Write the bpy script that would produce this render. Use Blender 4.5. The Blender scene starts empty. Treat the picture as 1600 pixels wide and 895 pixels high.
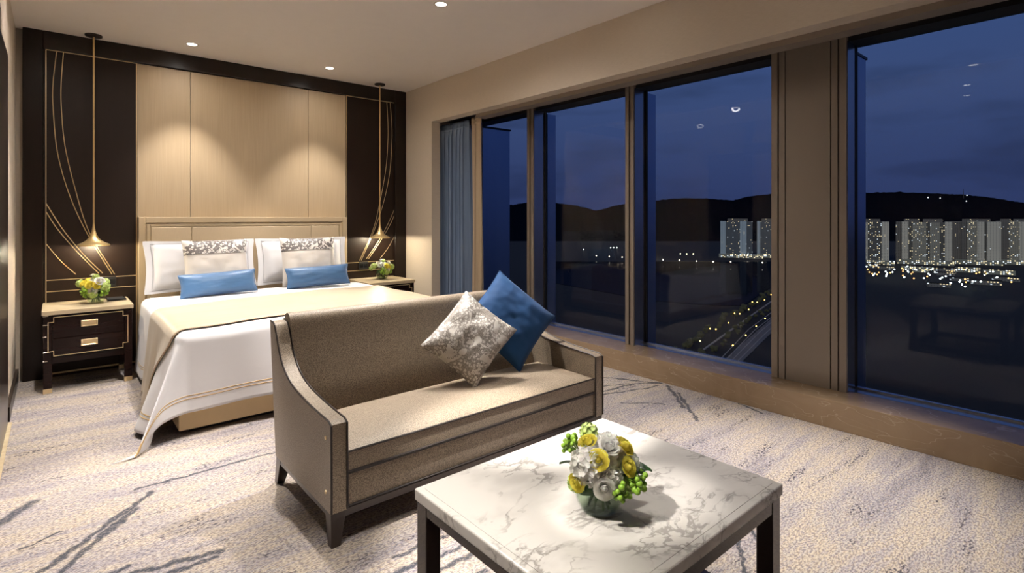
import bpy, bmesh, math, random
from mathutils import Vector, Matrix, noise
C = bpy.context.scene.collection
SC = bpy.context.scene
PI = math.pi
random.seed(7)

# ------------------------------------------------------------------ materials
class NT:
    def __init__(s, name):
        s.m = bpy.data.materials.new(name); s.m.use_nodes = True
        s.t = s.m.node_tree; s.t.nodes.clear()
        s.out = s.t.nodes.new('ShaderNodeOutputMaterial')
    def n(s, typ, props=None, **ins):
        nd = s.t.nodes.new('ShaderNode' + typ)
        for k, v in (props or {}).items(): setattr(nd, k, v)
        for k, v in ins.items():
            if k.startswith('i') and k[1:].isdigit(): k = int(k[1:])
            else: k = k.replace('_', ' ')
            s.set(nd.inputs[k], v)
        return nd
    def set(s, sock, v):
        if isinstance(v, bpy.types.NodeSocket): s.t.links.new(v, sock)
        elif isinstance(v, bpy.types.Node): s.t.links.new(v.outputs[0], sock)
        elif isinstance(v, (tuple, list)) and sock.type == 'RGBA': sock.default_value = (*v[:3], 1)
        else: sock.default_value = v
    def math(s, op, a, b=0.0, c=None, clamp=False):
        nd = s.t.nodes.new('ShaderNodeMath'); nd.operation = op; nd.use_clamp = clamp
        s.set(nd.inputs[0], a); s.set(nd.inputs[1], b)
        if c is not None: s.set(nd.inputs[2], c)
        return nd.outputs[0]
    def mix(s, f, a, b, blend='MIX'):
        nd = s.t.nodes.new('ShaderNodeMix'); nd.data_type = 'RGBA'; nd.blend_type = blend
        s.set(nd.inputs[0], f); s.set(nd.inputs[6], a); s.set(nd.inputs[7], b)
        return nd.outputs[2]
    def ramp(s, f, stops, interp='LINEAR'):
        nd = s.t.nodes.new('ShaderNodeValToRGB'); s.set(nd.inputs[0], f)
        cr = nd.color_ramp; cr.interpolation = interp
        while len(cr.elements) > 1: cr.elements.remove(cr.elements[0])
        cr.elements[0].position = stops[0][0]; cr.elements[0].color = (*stops[0][1], 1)
        for p, c in stops[1:]:
            e = cr.elements.new(p); e.color = (*c, 1)
        return nd.outputs[0]
    def step(s, x, lo, hi):
        nd = s.t.nodes.new('ShaderNodeMapRange'); nd.interpolation_type = 'SMOOTHSTEP'
        s.set(nd.inputs[0], x); nd.inputs[1].default_value = lo; nd.inputs[2].default_value = hi
        return nd.outputs[0]
    def co(s, scale=(1, 1, 1), rot=(0, 0, 0), loc=(0, 0, 0)):
        tc = s.t.nodes.new('ShaderNodeTexCoord')
        mp = s.t.nodes.new('ShaderNodeMapping')
        mp.inputs['Scale'].default_value = scale; mp.inputs['Rotation'].default_value = rot
        mp.inputs['Location'].default_value = loc
        s.t.links.new(tc.outputs['Object'], mp.inputs[0]); return mp.outputs[0]
    def noise(s, vec, scale, detail=3, rough=.5, dist=0):
        return s.n('TexNoise', None, Vector=vec, Scale=scale, Detail=detail, Roughness=rough, Distortion=dist).outputs[0]
    def bump(s, h, strength=.3, dist=.005):
        return s.n('Bump', None, Height=h, Strength=strength, Distance=dist).outputs[0]
    def bsdf(s, **k):
        b = s.n('BsdfPrincipled', None, **k); s.t.links.new(b.outputs[0], s.out.inputs[0]); return b

def mul(c, f): return tuple(min(1, x * f) for x in c)

def mk(name, base, rough=.5, metal=0.0, var=.08, scale=12, stretch=(1, 1, 1), bump=0, bscale=200, bdist=.001, coat=0, sheen=0, spec=.5):
    t = NT(name); v = t.co(stretch)
    col = t.mix(t.noise(v, scale, 4), mul(base, 1 - var), mul(base, 1 + var))
    k = dict(Base_Color=col, Roughness=rough, Metallic=metal)
    b = t.bsdf(**k)
    b.inputs['Coat Weight'].default_value = coat; b.inputs['Sheen Weight'].default_value = sheen
    b.inputs['Specular IOR Level'].default_value = spec
    if bump: t.set(b.inputs['Normal'], t.bump(t.noise(v, bscale, 2), bump, bdist))
    return t.m

def emit(name, col, strength):
    t = NT(name); v = t.co()
    c = t.mix(t.noise(v, 3), mul(col, .96), col)
    e = t.n('Emission', None, Color=c, Strength=strength)
    t.t.links.new(e.outputs[0], t.out.inputs[0]); return t.m

def thin_glass(name, tint, ior=1.45, rough=0.0):
    t = NT(name); v = t.co()
    tr = t.n('BsdfTransparent', None, Color=t.mix(t.noise(v, 2), mul(tint, .99), tint))
    gl = t.n('BsdfGlossy', None, Color=(1, 1, 1), Roughness=rough)
    geo = t.n('NewGeometry')
    fr = t.n('Fresnel', None, IOR=t.math('ADD', ior, t.math('MULTIPLY', geo.outputs['Backfacing'], 1 / ior - ior)))
    mx = t.n('MixShader', None, i0=fr.outputs[0], i1=tr.outputs[0], i2=gl.outputs[0])
    t.t.links.new(mx.outputs[0], t.out.inputs[0]); return t.m

MT = {}
MT['ceiling'] = mk('ceiling_paint', (.93, .88, .83), .8, var=.02)
def wallpaper():
    t = NT('textured_wallpaper'); v = t.co((1, 1, 1))
    a = t.noise(t.co((6, 6, 120)), 4, 4); b = t.noise(v, 1.5, 2)
    c = t.mix(a, (.58, .49, .38), (.76, .66, .54)); c = t.mix(t.math('MULTIPLY', b, .25), c, (.60, .54, .47))
    bb = t.bsdf(Base_Color=c, Roughness=.75); t.set(bb.inputs['Normal'], t.bump(a, .25, .002)); return t.m
MT['wall'] = wallpaper()
MT['dark_wood'] = mk('dark_stained_wood', (.009, .0045, .003), .3, var=.35, scale=3, stretch=(9, 9, 1), coat=0, spec=.28)
MT['dark_panel'] = mk('dark_brown_panel', (.013, .0062, .0035), .45, var=.2, scale=4, stretch=(12, 12, .6), spec=.3)
MT['gold'] = mk('brushed_brass', (.84, .67, .40), .30, .85, var=.06, scale=8)
MT['gold_satin'] = mk('satin_gold', (.80, .58, .27), .34, .75, var=.05, scale=8)
MT['chrome'] = mk('polished_metal', (.75, .70, .6), .15, 1.0, var=.03)
def fabric_panel():
    t = NT('silk_panel_fabric'); a = t.noise(t.co((260, 260, 3)), 1, 2); w = t.noise(t.co((40, 40, 1)), 1, 3)
    c = t.mix(a, (.38, .28, .165), (.54, .415, .26)); c = t.mix(t.math('MULTIPLY', w, .3), c, (.46, .37, .26))
    b = t.bsdf(Base_Color=c, Roughness=.5); b.inputs['Sheen Weight'].default_value = .2
    t.set(b.inputs['Normal'], t.bump(a, .15, .0006)); return t.m
MT['panel_fabric'] = fabric_panel()
MT['headboard'] = mk('cream_headboard_leather', (.54, .425, .28), .42, var=.05, scale=20, stretch=(6, 6, 1), bump=.1)
MT['headboard_trim'] = mk('champagne_headboard_frame', (.52, .41, .265), .3, var=.05, scale=8)
MT['bed_base'] = mk('beige_bed_base_fabric', (.56, .42, .24), .7, var=.06, bump=.2)
MT['linen'] = mk('white_bed_linen', (.84, .835, .85), .75, var=.015, scale=4, bump=.15, bscale=9, bdist=.006, sheen=.2)
MT['seam_grey'] = mk('grey_seam_thread', (.52, .51, .52), .8, var=.05)
MT['mattress'] = mk('mattress_ticking', (.78, .76, .72), .8, var=.03)
MT['gold_thread'] = mk('gold_thread', (.52, .36, .16), .6, var=.1, scale=60)
def runner():
    t = NT('beige_satin_throw'); a = t.noise(t.co((4, 160, 4)), 1, 2); w = t.noise(t.co((1, 9, 1)), 2, 3)
    c = t.mix(w, (.47, .375, .245), (.60, .50, .36)); c = t.mix(t.math('MULTIPLY', a, .3), c, (.38, .30, .20))
    b = t.bsdf(Base_Color=c, Roughness=.42); b.inputs['Sheen Weight'].default_value = .2; return t.m
MT['runner'] = runner()
MT['blue_satin'] = mk('blue_satin', (.075, .175, .345), .36, var=.12, scale=6, bump=.12, bscale=40, bdist=.003, sheen=.3)
MT['blue_velvet'] = mk('blue_velvet', (.016, .075, .215), .7, var=.3, scale=7, bump=.12, bscale=60, bdist=.002, sheen=.15, spec=.2)
MT['ivory_silk'] = mk('ivory_silk', (.88, .82, .74), .4, var=.05, scale=3, stretch=(2, 9, 2), bump=.1, bscale=30, bdist=.003)
def blossom(name, sc, ground, dense):
    t = NT(name); v0 = t.co(); dv = t.noise(v0, 5, 3)
    v = t.co((sc, sc, sc))
    vo = t.n('TexVoronoi', None, Vector=v, Scale=1.0, Randomness=.9)
    d = vo.outputs['Distance']
    petal = t.math('SUBTRACT', t.step(d, .16, .20), t.step(d, .42, .46))
    big = t.noise(v0, 6.5, 2, .5, 1.0)
    patch = t.step(big, .57, .58)
    fl = t.math('MULTIPLY', petal, t.step(t.noise(v0, 9, 2), dense, dense + .05))
    fine = t.noise(v0, 220, 2)
    base = t.mix(t.step(fine, .46, .56), ground, mul(ground, .55))
    c = t.mix(patch, base, (.78, .74, .68)); c = t.mix(fl, c, (.80, .77, .72))
    dots = t.math('MULTIPLY', t.math('LESS_THAN', d, .10), t.step(dv, .5, .55))
    c = t.mix(dots, c, (.20, .17, .15))
    t.bsdf(Base_Color=c, Roughness=.45); return t.m
MT['blossom'] = blossom('blossom_print', 66, (.45, .41, .365), .36)
MT['blossom_band'] = blossom('blossom_band_print', 48, (.21, .185, .175), .40)
def sofa_fab():
    t = NT('taupe_sofa_weave'); v = t.co()
    a = t.noise(v, 260, 2, .7); b = t.noise(v, 120, 2, .6)
    c = t.mix(t.step(a, .38, .62), (.125, .090, .055), (.42, .335, .235))
    c = t.mix(t.math('MULTIPLY', b, .45), c, (.24, .19, .135))
    bb = t.bsdf(Base_Color=c, Roughness=.5); bb.inputs['Sheen Weight'].default_value = .25
    t.set(bb.inputs['Normal'], t.bump(a, .35, .0015)); return t.m
MT['sofa'] = sofa_fab()
MT['piping'] = mk('dark_piping', (.028, .02, .016), .5, var=.15)
MT['leg_wood'] = mk('espresso_leg_wood', (.022, .012, .008), .3, var=.3, scale=6, stretch=(6, 6, 1), coat=.3)
MT['lacquer'] = mk('dark_lacquer', (.011, .0035, .0028), .2, var=.3, scale=4, stretch=(1, 6, 6), coat=0, spec=.22)
MT['table_metal'] = mk('bronze_table_metal', (.030, .020, .016), .22, .35, var=.25, scale=5, coat=.3)
def white_marble():
    t = NT('white_veined_marble'); v = t.co()
    w = t.n('TexNoise', None, Vector=v, Scale=3.0, Detail=4).outputs[1]
    vv = t.n('VectorMath', {'operation': 'ADD'}, i0=t.co((2.2, 4.2, 3), (0, 0, .5)), i1=t.n('VectorMath', {'operation': 'SCALE'}, i0=w, Scale=.9).outputs[0]).outputs[0]
    def vein(scale, wid, off):
        n = t.noise(t.n('VectorMath', {'operation': 'ADD'}, i0=vv, i1=(off, off, 0)).outputs[0], scale, 5, .55)
        return t.math('SUBTRACT', 1, t.step(t.math('ABSOLUTE', t.math('SUBTRACT', n, .5)), 0, wid))
    m = t.step(t.noise(v, 4.5, 3), .42, .62)
    v1 = t.math('MULTIPLY', vein(1.1, .018, 0), m)
    v2 = t.math('MULTIPLY', t.math('MULTIPLY', vein(2.3, .022, 7), m), .7)
    soft = t.math('MULTIPLY', t.math('MULTIPLY', vein(.9, .12, 3), m), .35)
    a = t.math('ADD', t.math('ADD', v1, v2), soft, clamp=True)
    c = t.mix(t.noise(v, 2.5, 2), (.66, .635, .58), (.73, .71, .66))
    c = t.mix(t.math('MULTIPLY', a, .68), c, (.19, .17, .15))
    b = t.bsdf(Base_Color=c, Roughness=.24); return t.m
MT['marble'] = white_marble()
def brown_marble(name, lo, hi, vn, sc):
    t = NT(name); v = t.co((1, 1, 1)); n1 = t.noise(v, sc, 4, .6, 1.2)
    n2 = t.noise(t.co((2, 1.6, 5), (.7, .0, .0)), sc * .9, 2, .5, .3)
    vein = t.math('SUBTRACT', 1, t.step(t.math('ABSOLUTE', t.math('SUBTRACT', n2, .5)), 0, .012))
    c = t.mix(n1, lo, hi); c = t.mix(t.math('MULTIPLY', vein, .38), c, vn)
    t.bsdf(Base_Color=c, Roughness=.2); return t.m
MT['sill_marble'] = brown_marble('brown_sill_marble', (.21, .135, .075), (.36, .26, .165), (.52, .42, .31), 3.2)
def travertine():
    t = NT('cream_travertine'); n1 = t.noise(t.co((2, 18, 18)), 1.4, 5, .6, .5)
    t.bsdf(Base_Color=t.mix(n1, (.45, .34, .20), (.74, .63, .44)), Roughness=.22); return t.m
MT['travertine'] = travertine()
MT['tan_metal'] = mk('tan_painted_metal', (.26, .215, .175), .36, .15, var=.04, scale=3)
MT['black'] = mk('black_gasket', (.006, .006, .007), .5, var=.1)
MT['blue_metal'] = mk('grey_blue_anodised_metal', (.46, .49, .56), .24, .9, var=.05, scale=3)
MT['fin_metal'] = mk('blue_grey_fin', (.36, .46, .66), .28, .85, var=.05, scale=2)
MT['fin_metal_dark'] = mk('dark_fin_cap', (.01, .012, .016), .4, .3, var=.05, scale=2)
MT['window_glass'] = thin_glass('window_glass', (.95, .965, .985), 1.25)
MT['vase_glass'] = thin_glass('vase_glass', (.90, .94, .90), 1.45)
MT['water'] = thin_glass('vase_water', (.88, .92, .84), 1.2)
MT['door'] = mk('dark_door', (.020, .012, .010), .3, var=.25, scale=3, stretch=(8, 8, 1), coat=.2)
MT['grille'] = mk('pale_grille', (.42, .36, .29), .6, var=.05)
MT['grille_dark'] = mk('grille_void', (.06, .05, .045), .8, var=.05)
def curtain_mat(name, a, b, sheen=.3, rough=.45):
    t = NT(name); n = t.noise(t.co((30, 30, 1)), 2, 3)
    bb = t.bsdf(Base_Color=t.mix(n, a, b), Roughness=rough); bb.inputs['Sheen Weight'].default_value = sheen; return t.m
MT['blue_curtain'] = curtain_mat('blue_satin_curtain', (.12, .18, .30), (.24, .33, .48), .5, .24)
MT['tan_curtain'] = curtain_mat('tan_sheer_curtain', (.44, .34, .22), (.56, .44, .30))
MT['device'] = mk('black_glossy_plastic', (.008, .008, .009), .2, var=.1)
MT['socket'] = mk('black_socket_plastic', (.02, .02, .022), .4, var=.1)
MT['bulb'] = emit('warm_bulb', (1, .82, .55), 18)
MT['dl_lens'] = emit('downlight_lens', (1, .93, .82), 9)
MT['white_trim'] = mk('white_lamp_ring', (.75, .70, .64), .5, var=.03)
def petal(name, base, var=.06):
    t = NT(name); c = t.mix(t.noise(t.co(), 60, 3), mul(base, 1 - var), mul(base, 1 + var))
    d = t.n('BsdfDiffuse', None, Color=c); tr = t.n('BsdfTranslucent', None, Color=c)
    mx = t.n('MixShader', None, i0=.5, i1=d.outputs[0], i2=tr.outputs[0])
    t.t.links.new(mx.outputs[0], t.out.inputs[0]); return t.m
MT['yellow'] = petal('yellow_petal', (.93, .82, .13))
MT['white_petal'] = petal('white_petal', (.93, .92, .86), .03)
MT['green_bud'] = mk('pale_green_bud', (.42, .55, .16), .6, var=.2, scale=70)
MT['berry'] = mk('green_berry', (.20, .36, .03), .35, var=.25, scale=60)
MT['leaf'] = mk('dark_leaf', (.018, .062, .014), .35, var=.4, scale=30)
MT['stem'] = mk('flower_stem', (.05, .10, .02), .5, var=.3, scale=40)

def carpet():
    t = NT('streaked_carpet'); v = t.co()
    wob = t.noise(v, 1.3, 2)
    big = t.noise(t.co((.55, 3.2, 1), (0, 0, .06)), 1.5, 5, .6, .4)
    mid = t.noise(t.co((2.2, 11, 1), (0, 0, .06), (3, 1, 0)), 1.6, 4, .65)
    fl = t.noise(t.co((70, 150, 1)), 1.0, 2, .7)
    f = t.math('ADD', t.math('MULTIPLY', big, .65), t.math('MULTIPLY', mid, .35))
    c = t.ramp(f, [(.34, (.15, .145, .185)), (.43, (.265, .245, .275)), (.50, (.37, .33, .305)), (.55, (.45, .375, .285)), (.60, (.33, .30, .31)), (.70, (.19, .18, .225))])
    f2 = t.noise(t.co((42, 84, 1), (0, 0, 0), (9, 4, 0)), 1.0, 2, .6); f3 = t.noise(t.co((46, 90, 1), (0, 0, 0), (1, 8, 0)), 1.0, 2, .6)
    c = t.mix(t.math('MULTIPLY', t.step(f2, .52, .62), .42), c, (.42, .31, .20))
    c = t.mix(t.math('MULTIPLY', t.step(f3, .54, .64), .5), c, (.22, .20, .28))
    c = t.mix(t.step(fl, .40, .58), t.mix(.60, c, (.11, .098, .11)), t.mix(.25, c, (.66, .585, .49)))
    dk = t.math('MULTIPLY', t.step(t.noise(t.co((1.7, 9, 1), (0, 0, .05), (7, 3, 0)), 1.3, 4, .6),   .565, .65),
                t.step(t.noise(t.co((55, 110, 1), (0, 0, 0), (2, 2, 0)), 1, 1), .52, .58))
    c = t.mix(t.math('MULTIPLY', dk, .85), c, (.035, .033, .05))
    # brushed ink-like strokes woven into the carpet
    jit = t.n('VectorMath', {'operation': 'ADD'}, i0=v, i1=t.n('VectorMath', {'operation': 'SCALE'}, i0=t.n('VectorMath', {'operation': 'SUBTRACT'}, i0=t.n('TexNoise', None, Vector=v, Scale=16.0, Detail=4).outputs[1], i1=(.5, .5, .5)).outputs[0], Scale=.07).outputs[0]).outputs[0]
    sp = t.n('SeparateXYZ', None, Vector=jit); X, Y = sp.outputs[0], sp.outputs[1]
    segs = [(-.05, 2.49, .33, 2.90, .020), (-.02, 2.42, .27, 2.80, .022), (.28, 2.99, .89, 2.98, .014), (-.19, 2.98, -.08, 3.14, .042),
            (-.1, 2.73, .02, 2.78, .012), (.2, 2.29, .48, 2.23, .02), (.25, 2.22, .45, 2.2, .02), (.0, 2.3, .2, 2.35, .015), (.86, 1.69, 1.25, 1.66, .018), (.92, 1.60, 1.2, 1.59, .02), (.95, 1.77, 1.3, 1.76, .016), (.9, 1.5, 1.15, 1.5, .02),
            (3.46, 2.27, 3.13, 1.92, .020), (3.37, 2.12, 3.0, 1.75, .016), (3.48, 1.73, 3.43, 1.56, .014), (3.2, 2.80, 3.47, 2.32, .015), (3.0, 2.62, 3.46, 2.36, .012),
            (2.9, 2.45, 3.4, 2.3, .014), (2.75, 2.5, 3.3, 2.45, .012), (2.07, 1.04, 1.83, .88, .014), (2.17, 1.05, 2.03, .92, .014), (2.9, 2.25, 3.1, 2.05, .01)]
    dmin = None
    for x0, y0, x1, y1, w in segs:
        dx, dy = x1 - x0, y1 - y0; L2 = dx * dx + dy * dy
        a = t.math('SUBTRACT', X, x0); b = t.math('SUBTRACT', Y, y0)
        h = t.math('MULTIPLY', t.math('ADD', t.math('MULTIPLY', a, dx), t.math('MULTIPLY', b, dy)), 1 / L2, clamp=True)
        ex = t.math('SUBTRACT', a, t.math('MULTIPLY', h, dx)); ey = t.math('SUBTRACT', b, t.math('MULTIPLY', h, dy))
        d = t.math('DIVIDE', t.math('SQRT', t.math('ADD', t.math('MULTIPLY', ex, ex), t.math('MULTIPLY', ey, ey))), w)
        dmin = d if dmin is None else t.math('MINIMUM', dmin, d)
    sm = t.math('MULTIPLY', t.math('SUBTRACT', 1, t.step(dmin, .35, 1.0)), t.step(fl, .37, .50))
    c = t.mix(t.math('MULTIPLY', sm, .92), c, (.032, .04, .055))
    b = t.bsdf(Base_Color=c, Roughness=.95); b.inputs['Specular IOR Level'].default_value = .15
    t.set(b.inputs['Normal'], t.bump(fl, .5, .006)); return t.m
MT['carpet'] = carpet()

# ------------------------------------------------------------------ mesh helpers
OFF = {}
def root_of(o):
    while o.parent: o = o.parent
    return o
def nb(): return bmesh.new()
def box(bm, x0, x1, y0, y1, z0, z1):
    vs = [bm.verts.new((x, y, z)) for x in (x0, x1) for y in (y0, y1) for z in (z0, z1)]
    for f in ((0, 1, 3, 2), (4, 6, 7, 5), (0, 4, 5, 1), (2, 3, 7, 6), (0, 2, 6, 4), (1, 5, 7, 3)):
        bm.faces.new([vs[i] for i in f])
    return bm
def B(*a):
    return box(nb(), *a)
def bev(bm, w, seg=2):
    bmesh.ops.bevel(bm, geom=bm.edges[:] + bm.verts[:], offset=w, segments=seg, profile=.6, affect='EDGES', clamp_overlap=True); return bm
def lathe(prof, n=32, bm=None, at=(0, 0, 0), closed=False):
    bm = bm or nb(); rings = []
    for r, z in prof:
        if r < 1e-5: rings.append([bm.verts.new((at[0], at[1], at[2] + z))])
        else: rings.append([bm.verts.new((at[0] + r * math.cos(2 * PI * i / n), at[1] + r * math.sin(2 * PI * i / n), at[2] + z)) for i in range(n)])
    for a, b in zip(rings, rings[1:]):
        for i in range(n):
            j = (i + 1) % n
            if len(a) == 1 and len(b) == 1: continue
            if len(a) == 1: bm.faces.new((a[0], b[i], b[j]))
            elif len(b) == 1: bm.faces.new((a[i], b[0], a[j]))
            else: bm.faces.new((a[i], b[i], b[j], a[j]))
    return bm
def tube(bm, pts, r, n=8, closed=False):
    pts = [Vector(p) for p in pts]; rings = []; N = len(pts); up = None
    for i, p in enumerate(pts):
        if closed: d = (pts[(i + 1) % N] - pts[i - 1])
        else: d = pts[min(i + 1, N - 1)] - pts[max(i - 1, 0)]
        d = d.normalized() if d.length > 1e-9 else Vector((0, 0, 1))
        if up is None: up = d.orthogonal().normalized()
        up = (up - d * up.dot(d)); up = up.normalized() if up.length > 1e-6 else d.orthogonal().normalized()
        s = d.cross(up); rr = r[i] if isinstance(r, (list, tuple)) else r
        rings.append([bm.verts.new(p + (up * math.cos(2 * PI * k / n) + s * math.sin(2 * PI * k / n)) * rr) for k in range(n)])
    for i in range(N if closed else N - 1):
        a, b = rings[i], rings[(i + 1) % N]
        for k in range(n): bm.faces.new((a[k], a[(k + 1) % n], b[(k + 1) % n], b[k]))
    if not closed:
        bm.faces.new(rings[0][::-1]); bm.faces.new(rings[-1])
    return bm
def prism(prof, axis, a0, a1, bm=None):
    """closed 2-D outline extruded along an axis ('x': outline is y,z ; 'y': x,z ; 'z': x,y)"""
    bm = bm or nb()
    mkv = {'x': lambda a, p: (a, p[0], p[1]), 'y': lambda a, p: (p[0], a, p[1]), 'z': lambda a, p: (p[0], p[1], a)}[axis]
    A = [bm.verts.new(mkv(a0, p)) for p in prof]; Bv = [bm.verts.new(mkv(a1, p)) for p in prof]
    n = len(prof)
    for i in range(n): bm.faces.new((A[i], A[(i + 1) % n], Bv[(i + 1) % n], Bv[i]))
    bm.faces.new(A[::-1]); bm.faces.new(Bv); return bm
def grid(fn, nu, nv, bm=None, thick=None):
    bm = bm or nb()
    g = [[bm.verts.new(fn(i / nu, j / nv)) for j in range(nv + 1)] for i in range(nu + 1)]
    for i in range(nu):
        for j in range(nv): bm.faces.new((g[i][j], g[i + 1][j], g[i + 1][j + 1], g[i][j + 1]))
    return bm
def bez(pts, n=24):
    """Catmull-Rom through points"""
    P = [Vector(p) for p in pts]; P = [P[0] * 2 - P[1]] + P + [P[-1] * 2 - P[-2]]; out = []
    for i in range(1, len(P) - 2):
        for k in range(n):
            t = k / n; p0, p1, p2, p3 = P[i - 1:i + 3]
            out.append(.5 * ((2 * p1) + (p2 - p0) * t + (2 * p0 - 5 * p1 + 4 * p2 - p3) * t * t + (3 * p1 - p0 - 3 * p2 + p3) * t ** 3))
    out.append(P[-2]); return out
def build(name, bm, mat, parent=None, smooth=True, angle=40, mats=None):
    bmesh.ops.recalc_face_normals(bm, faces=bm.faces[:])
    if parent is not None:
        o = OFF.get(root_of(parent).name)
        if o is not None: bmesh.ops.translate(bm, verts=bm.verts[:], vec=-o)
    me = bpy.data.meshes.new(name); bm.to_mesh(me); bm.free()
    ob = bpy.data.objects.new(name, me); C.objects.link(ob)
    for m in ([mat] if mats is None else mats): me.materials.append(MT[m] if isinstance(m, str) else m)
    if smooth:
        me.shade_smooth()
        try: me.set_sharp_from_angle(angle=math.radians(angle))
        except Exception: pass
    if parent is not None: ob.parent = parent
    return ob
def tag(o, label, cat, group=None, kind=None):
    if label: o['label'] = label
    if cat: o['category'] = cat
    if group: o['group'] = group
    if kind: o['kind'] = kind
    return o
def thing(name, label, cat, loc=(0, 0, 0), group=None, world=True):
    """Empty at the thing's base; parts are authored in world coordinates when world is true"""
    o = bpy.data.objects.new(name, None); C.objects.link(o); o.location = loc; o.empty_display_size = .05
    if world: OFF[o.name] = Vector(loc)
    return tag(o, label, cat, group)
def struct(name, bm, mat, label=None, cat='room part', parent=None, **k):
    o = build(name, bm, mat, parent, **k); o['kind'] = 'structure'
    if parent is None and label: tag(o, label, cat)
    return o
def copy_tree(src, parent=None):
    c = src.copy(); C.objects.link(c)
    if parent is not None: c.parent = parent
    for ch in list(src.children): copy_tree(ch, c)
    return c
def solid(o, t, off=0.0):
    m = o.modifiers.new('thickness', 'SOLIDIFY'); m.thickness = t; m.offset = off; return o

# ------------------------------------------------------------------ camera
H = 1.25
cam = bpy.data.objects.new('camera', bpy.data.cameras.new('camera')); C.objects.link(cam)
cam.location = (0, 0, H); cam.rotation_euler = (PI / 2, 0, -math.atan2(715, 835))
cam.data.sensor_width = 36; cam.data.lens = 36 * 835 / 1600
cam.data.shift_y = -(447.5 - 339) / 1600; cam.data.clip_end = 9000; cam.data.clip_start = .05
SC.camera = cam

# ------------------------------------------------------------------ room shell
XL, XR, YB, ZC = -.225, 3.084, 5.55, 2.69
YF = -2.6
struct('floor', B(-2.7, 3.95, YF, YB + .1, -.12, 0), 'carpet', 'carpeted floor with brushed beige and lavender streaks', 'floor', smooth=False)
struct('ceiling', B(-2.7, 3.95, YF, YB + .1, ZC, ZC + .1), 'ceiling', 'plain warm white ceiling with recessed lamps', 'ceiling', smooth=False)
struct('wall_back', B(XL - .1, 4.1, YB, YB + .1, 0, ZC), 'wall', 'wallpapered wall behind the bed panelling', 'wall', smooth=False)
bm = B(XL - .12, XL, 3.75, YB, 0, ZC); box(bm, -2.7, XL, 3.75, 3.87, 0, ZC); box(bm, -2.82, -2.7, YF, 3.87, 0, ZC)
struct('wall_left', bm, 'wall', 'beige wallpapered wall at the left edge', 'wall', smooth=False)
struct('wall_front', B(-2.82, 4.1, YF - .1, YF, 0, ZC), 'wall', 'wallpapered wall behind the viewer', 'wall', smooth=False)
bm = B(XR, XR + .12, YF, 4.929, 2.278, ZC); box(bm, XR, XR + .106, 4.929, YB, 0, ZC)
struct('wall_right', bm, 'wall', 'beige wallpapered bulkhead above the windows and pier by the curtain', 'wall', smooth=False)
# pelmet box under the bulkhead and closed soffit above the window alcove
struct('trim_1', B(3.205, 3.32, YF, 4.30, 2.243, 2.42), 'tan_metal', 'tan blind box running along the window heads', 'trim', smooth=False)
struct('trim_2', B(XR + .12, 4.0, YF, YB, 2.42, ZC), 'black', 'dark soffit closing the window alcove', 'trim', smooth=False)
struct('trim_3', bev(B(3.49, 3.765, YF, 5.2, 0, .165), .003), 'sill_marble', 'low brown marble window sill with pale veins', 'sill', smooth=False)
struct('baseboard_left', B(XL, XL + .018, 4.47, YB, 0, .09), 'dark_wood', 'dark wooden baseboard on the left wall', 'baseboard', smooth=False)
bm = B(XL, XL + .012, 3.76, 4.46, .0, 2.23)
d = struct('door_1', bev(bm, .002), 'door', 'dark wooden door frame at the left edge of the view', 'door', smooth=False)
struct('trim_4', B(XL - .02, XL + .03, 3.3, 4.44, 0, .006), 'travertine', 'pale marble threshold below the dark door frame', 'threshold', smooth=False)
v = thing('air_vent', 'pale slatted air vent high on the left wall', 'vent', (XL, 3.6, 2.27))
bm = nb()
for (y0, y1, z0, z1) in ((3.3, 3.9, 2.34, 2.36), (3.3, 3.9, 2.18, 2.20), (3.3, 3.32, 2.2, 2.34), (3.88, 3.9, 2.2, 2.34)): box(bm, XL - 0.0, XL + .012, y0, y1, z0, z1)
build('vent_frame', bm, 'grille', v, smooth=False)
# the vent sits on the short return of the left wall that carries the door
bm = nb()
for k in range(9): box(bm, XL + .002, XL + .008, 3.32, 3.88, 2.205 + k * .015, 2.212 + k * .015)
build('slats', bm, 'grille', v, smooth=False)
build('vent_backing', B(XL - .002, XL + .003, 3.32, 3.88, 2.2, 2.34), 'grille_dark', v, smooth=False)
# the wall piece carrying the vent and door
o = bpy.data.objects['wall_left']
bm = nb(); bm.from_mesh(o.data); box(bm, XL - .12, XL, 3.15, 3.75, 0, ZC); bm.to_mesh(o.data); bm.free()

# ---- windows on the right
XG = 3.87
def mullion(name, y0, y1, label):
    w = y1 - y0
    bm = B(3.71, 3.90, y0, y0 + w * .42, .165, 2.45); box(bm, 3.71, 3.90, y1 - w * .42, y1, .165, 2.45)
    o = struct(name, bev(bm, .002, 1), 'tan_metal', label, 'mullion', smooth=False)
    c = build('groove', B(3.722, 3.88, y0 + w * .40, y1 - w * .40, .165, 2.44), 'black', o, smooth=False)
    c = build('exterior_fin', B(3.93, 4.05, y0 + .015, y1 - .015, -.6, 2.33), 'fin_metal', o, smooth=False)  # blue-grey box added where the post's reflection shows in the glass
    return o
mullion('trim_5', 4.0, 4.097, 'slim tan window post beside the curtain')
mullion('trim_6', 2.755, 2.845, 'slim tan window post between the two middle windows')
bm = nb()
for a, b in ((1.571 + .004, 1.617), (1.525 + .003, 1.571 - .004), (1.25 + .003, 1.525 - .003), (1.207 + .004, 1.25 - .003), (1.161, 1.207 - .004)):
    box(bm, 3.71, 3.9, a, b, .165, 2.45)
col = struct('trim_7', bev(bm, .0015, 1), 'tan_metal', 'wide tan clad column between the windows', 'column', smooth=False)
build('groove', B(3.728, 3.89, 1.17, 1.61, .165, 2.44), 'black', col, smooth=False)
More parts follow.
